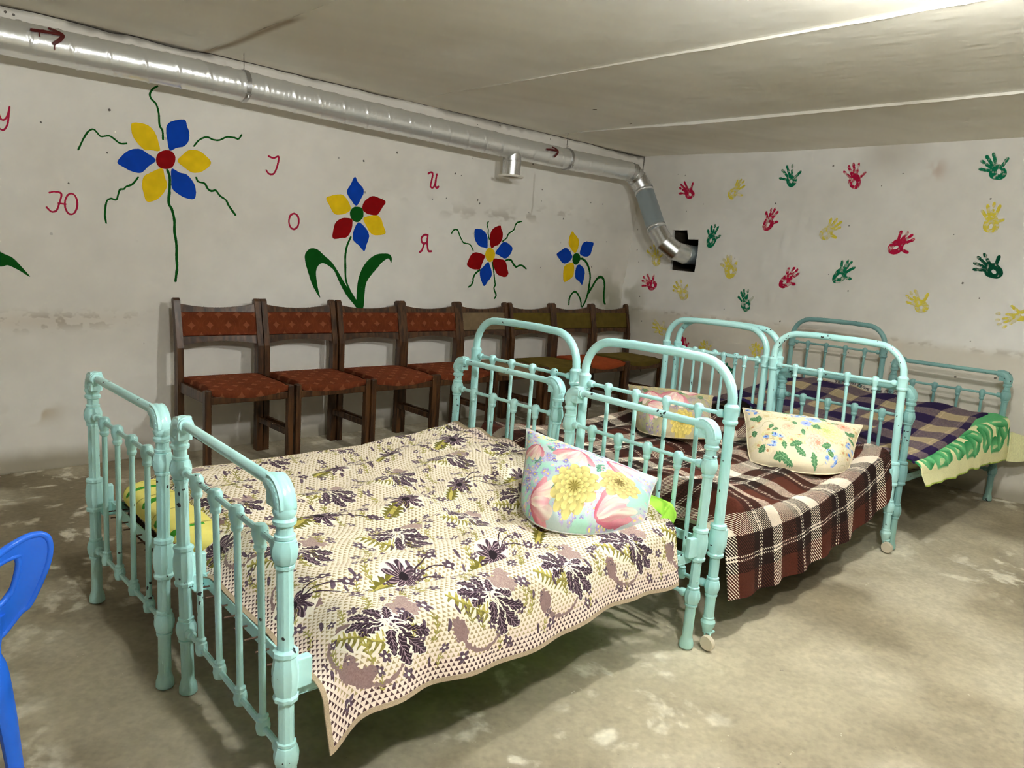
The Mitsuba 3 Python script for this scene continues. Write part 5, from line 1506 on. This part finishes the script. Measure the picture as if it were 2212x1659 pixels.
# tapestry coverlet over the two front beds
def cov_top(x, y):
    z = np.interp(x, [.70, .80, 1.1, 1.5, 1.9, 2.08], [.452, .462, .452, .452, .478, .505])
    yv = -2.385 - 0.05 * (x - .7)
    z = z - 0.040 * np.exp(-((y - yv) / .060) ** 2) * (0.6 + 0.4 * np.sin(x * 3 + 1))
    wy = y + 0.10 * nf(x * 1.6, y * 1.1, 0.5, 91, 2) - 0.10 * (x - 1.4)
    z = z + 0.0185 * np.sin(wy * 33 + 0.7) * sstep(.74, 1.0, x) * (0.55 + 0.45 * nf(x * 2.1, y * 2.1, 2.5, 92, 2)) + 0.011 * nf(x * 6, y * 6, 0.5, 93)
    z = z - 0.030 * np.exp(-((y + 2.93 + .10 * (x - 1.2)) / .035) ** 2) * np.exp(-((x - 1.15) / .38) ** 2)
    z = z - 0.022 * np.exp(-((y + 2.62 - .12 * (x - 1.2)) / .030) ** 2) * np.exp(-((x - 1.25) / .35) ** 2)
    z = z - 0.105 * (1 - sstep(.712, .86, x)) * (1 - 0.35 * sstep(-1.95, -1.75, y))
    z = z - 0.045 * sstep(-1.86, -1.70, y)
    z = z - 0.035 * np.exp(-((x - 1.56) / .13) ** 2 - ((y + 2.66) / .14) ** 2) + 0.018 * np.exp(-((x - 1.35) / .07) ** 2 - ((y + 2.60) / .22) ** 2)
    z = z - 0.020 * sstep(-2.90, -3.03, y) * sstep(1.2, 1.9, x)
    return np.maximum(z, .335)


P, UV = drape(lambda y: np.interp(y, [-3.05, -2.4, -1.7], [.708, .722, .705]), lambda y: np.interp(y, [-3.05, -2.95, -2.85, -2.6, -2.5, -1.7], [1.935, 1.945, 1.97, 2.01, 2.03, 2.075]),
              lambda s: -1.705, lambda s: -3.045 - .01 * math.sin(s * 5), cov_top, lambda s: .272 - .055 * math.exp(-(s / .04) ** 2) + .010 * math.sin(s * 11) - .006 * s,
              nx=300, nt=330, r=.05, flare=.030, wave=.016, seed=3)
cv = thing('tapestry_coverlet', 'cream tapestry coverlet woven with purple flowers and olive leaves over the two nearest beds', 'bedspread')
add(cv, None, cloth(P, UV, 'coverlet_weave'))


def plaid_top(x, y):
    z = np.interp(x, [2.18, 2.3, 2.6, 3.0, 3.35, 3.62], [.488, .476, .432, .420, .440, .488])
    z = z - 0.045 * np.exp(-((y + 2.445) / .055) ** 2)
    wy = y + 0.08 * nf(x * 1.8, y * 1.2, 0.5, 95, 2) - .12 * (x - 2.9)
    z = z + 0.016 * np.sin(wy * 30 + 1.3) * (0.5 + 0.5 * nf(x * 2.3, y * 2.3, 1.5, 96, 2)) + 0.007 * nf(x * 6, y * 6, 0.5, 97)
    z = z - 0.030 * sstep(-2.93, -3.08, y) * np.exp(-((x - 2.9) / .45) ** 2)
    z = z - 0.15 * (1 - sstep(2.165, 2.255, x))
    z = z + .03 * np.exp(-((y + 2.95) / .12) ** 2) * np.exp(-((x - 2.25) / .15) ** 2)
    return z


P, UV = drape(lambda y: 2.185 + 0 * y, lambda y: np.interp(y, [-3.1, -2.5, -1.8], [3.585, 3.60, 3.61]), lambda s: -1.80, lambda s: np.interp(s, [0, .2, 1], [-3.075, -3.085, -3.075]), plaid_top,
              lambda s: np.interp(s, [0, .03, .12, .3, .5, .72, .9, 1], [.150, .150, .140, .130, .148, .185, .245, .300]), nx=260, nt=300, r=.05, flare=.035, wave=.022, seed=7)
pb = thing('plaid_blanket', 'brown and cream plaid blanket spread over the two middle beds, hanging down beside the aisle', 'blanket')
add(pb, None, cloth(P, UV, 'brown_plaid', .005))


def throw_top(x, y):
    z = np.interp(x, [3.66, 3.9, 4.3, 4.7, 5.05], [.450, .440, .448, .490, .525])
    z = z + np.interp(y, [-3.2, -2.9, -2.45, -2.2, -1.8], [.0, .004, .010, .035, .030])
    z = z + 0.085 * np.exp(-((x - 3.70) / .12) ** 2) * np.exp(-((y + 2.30) / .20) ** 2)
    wy = y + .10 * nf(x * 1.4, y * 1.2, 0.5, 98, 2)
    z = z + 0.014 * np.sin(wy * 24 + 2.0 * (x - 4)) * (0.5 + 0.5 * nf(x * 2, y * 2, 1.5, 99, 2)) + 0.006 * nf(x * 7, y * 7, .5, 100)
    return z


P, UV = drape(lambda y: 3.690 + 0 * y, lambda y: np.interp(y, [-3.2, -2.6, -1.85], [5.085, 5.09, 5.07]), lambda s: -2.60, lambda s: np.interp(s, [0, .85, 1], [-3.185, -3.175, -3.19]), lambda x, y: throw_top(x, y) - .010,
              lambda s: np.interp(s, [0, .3, .31, .55, .56, .78, .79, 1], [.330, .305, .300, .300, .292, .285, .275, .262]), nx=220, nt=140, r=.05, flare=.020, wave=.014, seed=11)
gb = thing('green_swirl_blanket', 'pale yellow blanket with green leaf swirls hanging off the bed by the handprint wall', 'blanket')
add(gb, None, cloth(P, UV, 'green_blanket_wool', .006))
# its trailing end behind the last post
fx_ = np.linspace(0, 1, 40)
fz_ = np.linspace(0, 1, 24)
FP = np.zeros((40, 24, 3))
for i, q in enumerate(fx_):
    top_ = np.array([5.045 + .13 * q, -3.262 - .16 * q, .440 - .05 * q])
    for j, t in enumerate(fz_):
        FP[i, j] = top_ + [-.010 * t, -.012 * t + (.012 * math.sin(q * 8) + .008 * math.sin(q * 17)) * (.3 + t), -t * (.165 - .03 * q + .010 * math.sin(q * 7 + 1))]
FUV = np.stack(np.meshgrid(.22 * fx_, .05 * (1 - fz_) + .012, indexing='ij'), -1)
add(gb, 'trailing_end', cloth(FP, FUV, 'green_blanket_wool', .006))
P, UV = drape(lambda y: 3.672 + 0 * y, lambda y: np.interp(y, [-3.2, -3.1, -2.4, -1.85], [5.0, 5.035, 5.06, 5.06]), lambda s: np.interp(s, [0, .3, 1], [-1.95, -1.88, -1.86]), lambda s: np.interp(s, [0, .2, .45, .7, .88, 1], [-3.180, -3.165, -3.150, -3.140, -3.105, -3.125]), throw_top,
              lambda s: np.interp(s, [0, .2, .45, .7, 1], [.43, .425, .432, .468, .505]), nx=220, nt=220, r=.012, flare=.004, wave=.003, seed=13)
pt = thing('purple_throw', 'dark purple, grey and beige plaid throw spread over the two beds against the handprint wall', 'throw')
add(pt, None, cloth(P, UV, 'purple_plaid', .005))
rng = np.random.default_rng(8)
fr_ = []
for i in range(46):
    y = -2.20 - .42 * i / 45 + .004 * rng.standard_normal()
    x = 5.055
    z = float(throw_top(np.array([x]), np.array([y]))[0]) + .003
    fr_.append(sweep([(x, y, z), (x + .012, y + .008 * rng.standard_normal(), z + .010 + .006 * rng.random()), (x + .026, y + .014 * rng.standard_normal(), z + .014 * rng.random())], .0016, 4))
add(pt, 'fringe', ply(cat(*fr_), mat('fringe_wool', lin(44, 34, 50), 0.95), True), 'dark tasselled fringe', kind='stuff')


# ------------------------------------------------------------------ mattresses
def padded(x0, x1, y0, y1, z0, z1, seed, sag=0.03, under=None, lift=0.0):
    """soft mattress: rounded box sagging in the middle"""
    a = np.linspace(0, 2 * np.pi, 72, endpoint=False)
    rows = []
    prof = [(0.0, z1 + .006), (.15, z1 + .006), (.3, z1 + .006), (.45, z1 + .006), (.6, z1 + .005), (.75, z1 + .003), (.88, z1), (.97, z1 - .012), (1.0, (z0 + z1) / 2), (.975, z0 + .012), (.85, z0), (0.0, z0)]
    hx, hy, cx, cy = (x1 - x0) / 2, (y1 - y0) / 2, (x0 + x1) / 2, (y0 + y1) / 2
    p = 9.0
    ca, sa = np.cos(a), np.sin(a)
    k = (np.abs(ca) ** p + np.abs(sa) ** p) ** (-1 / p)
    for s, z in smooth_curve(prof, 3, closed=False):
        X, Y = cx + hx * s * k * ca, cy + hy * s * k * sa
        dz = -sag * (1 - ((X - cx) / hx) ** 2) + 0.006 * nf(X * 7, Y * 7, 0.5 + z, seed)
        Z = z + dz + lift * sstep(x1 - .16, x1 - .05, X) * (z > z0 + .02)
        if under is not None and z > z0 + .01:
            Z = np.minimum(Z, np.maximum(under(X, Y) - .016, z0 + .004))
        rows.append(np.stack([X, Y, Z], 1))
    m = tm(np.vstack(rows), gridfaces(len(rows), 72, True))
    if m.volume < 0:
        m.invert()
    return m


ma = thing('mattress', 'yellow mattress with apple print, its end showing between the square-ended bed bars by the chairs', 'mattress')
add(ma, 'cover', ply(padded(.690, 2.085, -2.345, -1.735,   .352, .435, 1, .02, lambda x, y: np.where(x < .84, 9, cov_top(x, y))), 'yellow_ticking', True))
add(ma, 'sacking', ply(padded(.700, 2.080, -2.345, -1.735, .262, .362, 2, .01), 'sackcloth', True), 'dark brown sacking underside')
mb = thing('mattress', 'lime green mattress with dark green leaves peeking out behind the pastel pillow', 'mattress')
add(mb, None, ply(padded(.800, 2.030, -3.070, -2.46, .372, .452, 3, .02, lambda x, y: np.where(x > 1.95, 9, cov_top(x, y)), .050), 'lime_sheet', True))
for bx0, bx1, by0, by1, lab in ((2.23, 3.60, -2.385, -1.80, 'pale mattress hidden under the brown plaid blanket on the chair side'), (2.19, 3.575, -3.10, -2.50, 'pale mattress hidden under the brown plaid blanket on the aisle side')):
    add(thing('mattress', lab, 'mattress'), None, ply(padded(bx0, bx1, by0, by1, .352, .450, 5, .02, plaid_top), 'grey_ticking', True))
for bx0, bx1, by0, by1, lab in ((3.735, 5.08, -2.44, -1.85, 'pale mattress under the purple throw by the arched bed ends'), (3.705, 5.035, -3.135, -2.545, 'pale rolled-edge mattress corner showing beside the green swirl blanket')):
    add(thing('mattress', lab, 'mattress'), None, ply(padded(bx0, bx1, by0, by1, .352, .450, 6, .02, lambda x, y: throw_top(x, y) - .012), 'grey_ticking', True))


# ------------------------------------------------------------------ pillows
def pillow(tl, tr, br, bl, bulge, seed, W, Hh, mt, lean=(0, 0, 0), slump=(0, 0, 0)):
    n = 61
    u = np.linspace(-1, 1, n)
    U, V = np.meshgrid(u, u, indexing='ij')
    tl, tr, br, bl = (np.array(q, float) for q in (tl, tr, br, bl))
    pinch = 0.055
    us = U * (1 - pinch * (1 - V ** 2) * np.abs(U))
    vs = V * (1 - pinch * (1 - U ** 2) * np.abs(V))
    low = np.clip(-V, 0, 1)
    us = us * (1 - .10 * low ** 2.5)
    a, b = (us[..., None] + 1) / 2, (vs[..., None] + 1) / 2
    base = (bl * (1 - a) + br * a) * (1 - b) + (tl * (1 - a) + tr * a) * b
    base = base + (low ** 1.6 * (1 - np.abs(U) ** 2.2))[..., None] * np.array(slump)
    nn = np.cross(tr - bl, tl - br)
    nn /= np.linalg.norm(nn)
    if nn @ (np.array([0, -4.3, 1.2]) - (tl + br) / 2) < 0:            # the plump side is the one that faces the room
        nn = -nn
    prof = np.clip((1 - np.abs(U) ** 2.3) * (1 - np.abs(V) ** 2.3), 0, 1) ** 0.60
    wr_ = 0.010 * nf(U * 3, V * 3, 0.5, seed) * prof + 0.006 * np.sin(U * 16 + 3 * V) * np.exp(-((V + .85) / .25) ** 2) * prof
    drop = -0.035 * (1 - V) / 2 * (1 - np.abs(U)) * 0
    F_ = base + nn * (bulge * prof * (1 + .25 * (-V)) + wr_)[..., None] + np.array(lean) * prof[..., None]
    B_ = base - nn * (bulge * .62 * prof + .5 * wr_)[..., None] + np.array(lean) * .5 * prof[..., None]
    uv = np.tile(np.stack([(U + 1) / 2 * W, (V + 1) / 2 * Hh], -1).reshape(-1, 2), (2, 1))
    f = gridfaces(n, n)
    m = tm(np.vstack([F_.reshape(-1, 3), B_.reshape(-1, 3)]), np.vstack([f, f[:, ::-1] + n * n]))
    edge = np.concatenate([base[0], base[1:, -1], base[-1, -2::-1], base[-2:0:-1, 0]])
    piping = sweep(edge, .0028, 6, closed=True)
    return mikit.ply(m, mt, smooth=True, uv=uv), ply(piping, mt, True)


for name, lab, q, bulge, W_, H_, mt, lean in PILLOWS:
    k = thing('pillow', lab, 'pillow')
    a_, b_ = pillow(*q, bulge, 31, W_, H_, mt, lean, {'pastel_print': (-.17, -.08, .0), 'cream_print': (-.11, -.10, .0)}.get(mt, (-.12, -.03, 0)))
    add(k, 'case', a_)
    add(k, 'seam_piping', b_)

add(thing('red_packet', 'tiny red packet lying on the plaid blanket behind the bed bars', 'packet'), None, ply(xf(rbox(.045, .030, .016, .004), mv(3.50, -2.33, .485) @ rot(20, (0, 0, 1))), 'red_card', 30))

# ------------------------------------------------------------------ the ceiling lamps (out of the picture, but they are what lights the room)
for i, (pos, pw) in enumerate(LAMPS):
    k = thing('ceiling_lamp', ('small round ceiling lamp nearest the handprint wall', 'small round ceiling lamp above the foot of the coverlet bed', 'small round ceiling lamp deepest in the room behind the aisle')[i], 'lamp', 'ceiling lamps')
    g = trimesh.creation.icosphere(3, 0.055)
    g.apply_translation(pos)
    d = ply(g, 'cream_plastic', True)
    d['emitter'] = {'type': 'area', 'radiance': {'type': 'rgb', 'value': [pw * c for c in LAMP_TINT]}}
    add(k, 'globe', d)
    add(k, 'base', ply(xf(lathe([(.02, 0), (.045, .01), (.05, .03), (.05, .06)], 20), mv(pos[0], pos[1], pos[2] + .052)), 'cream_plastic', 30))
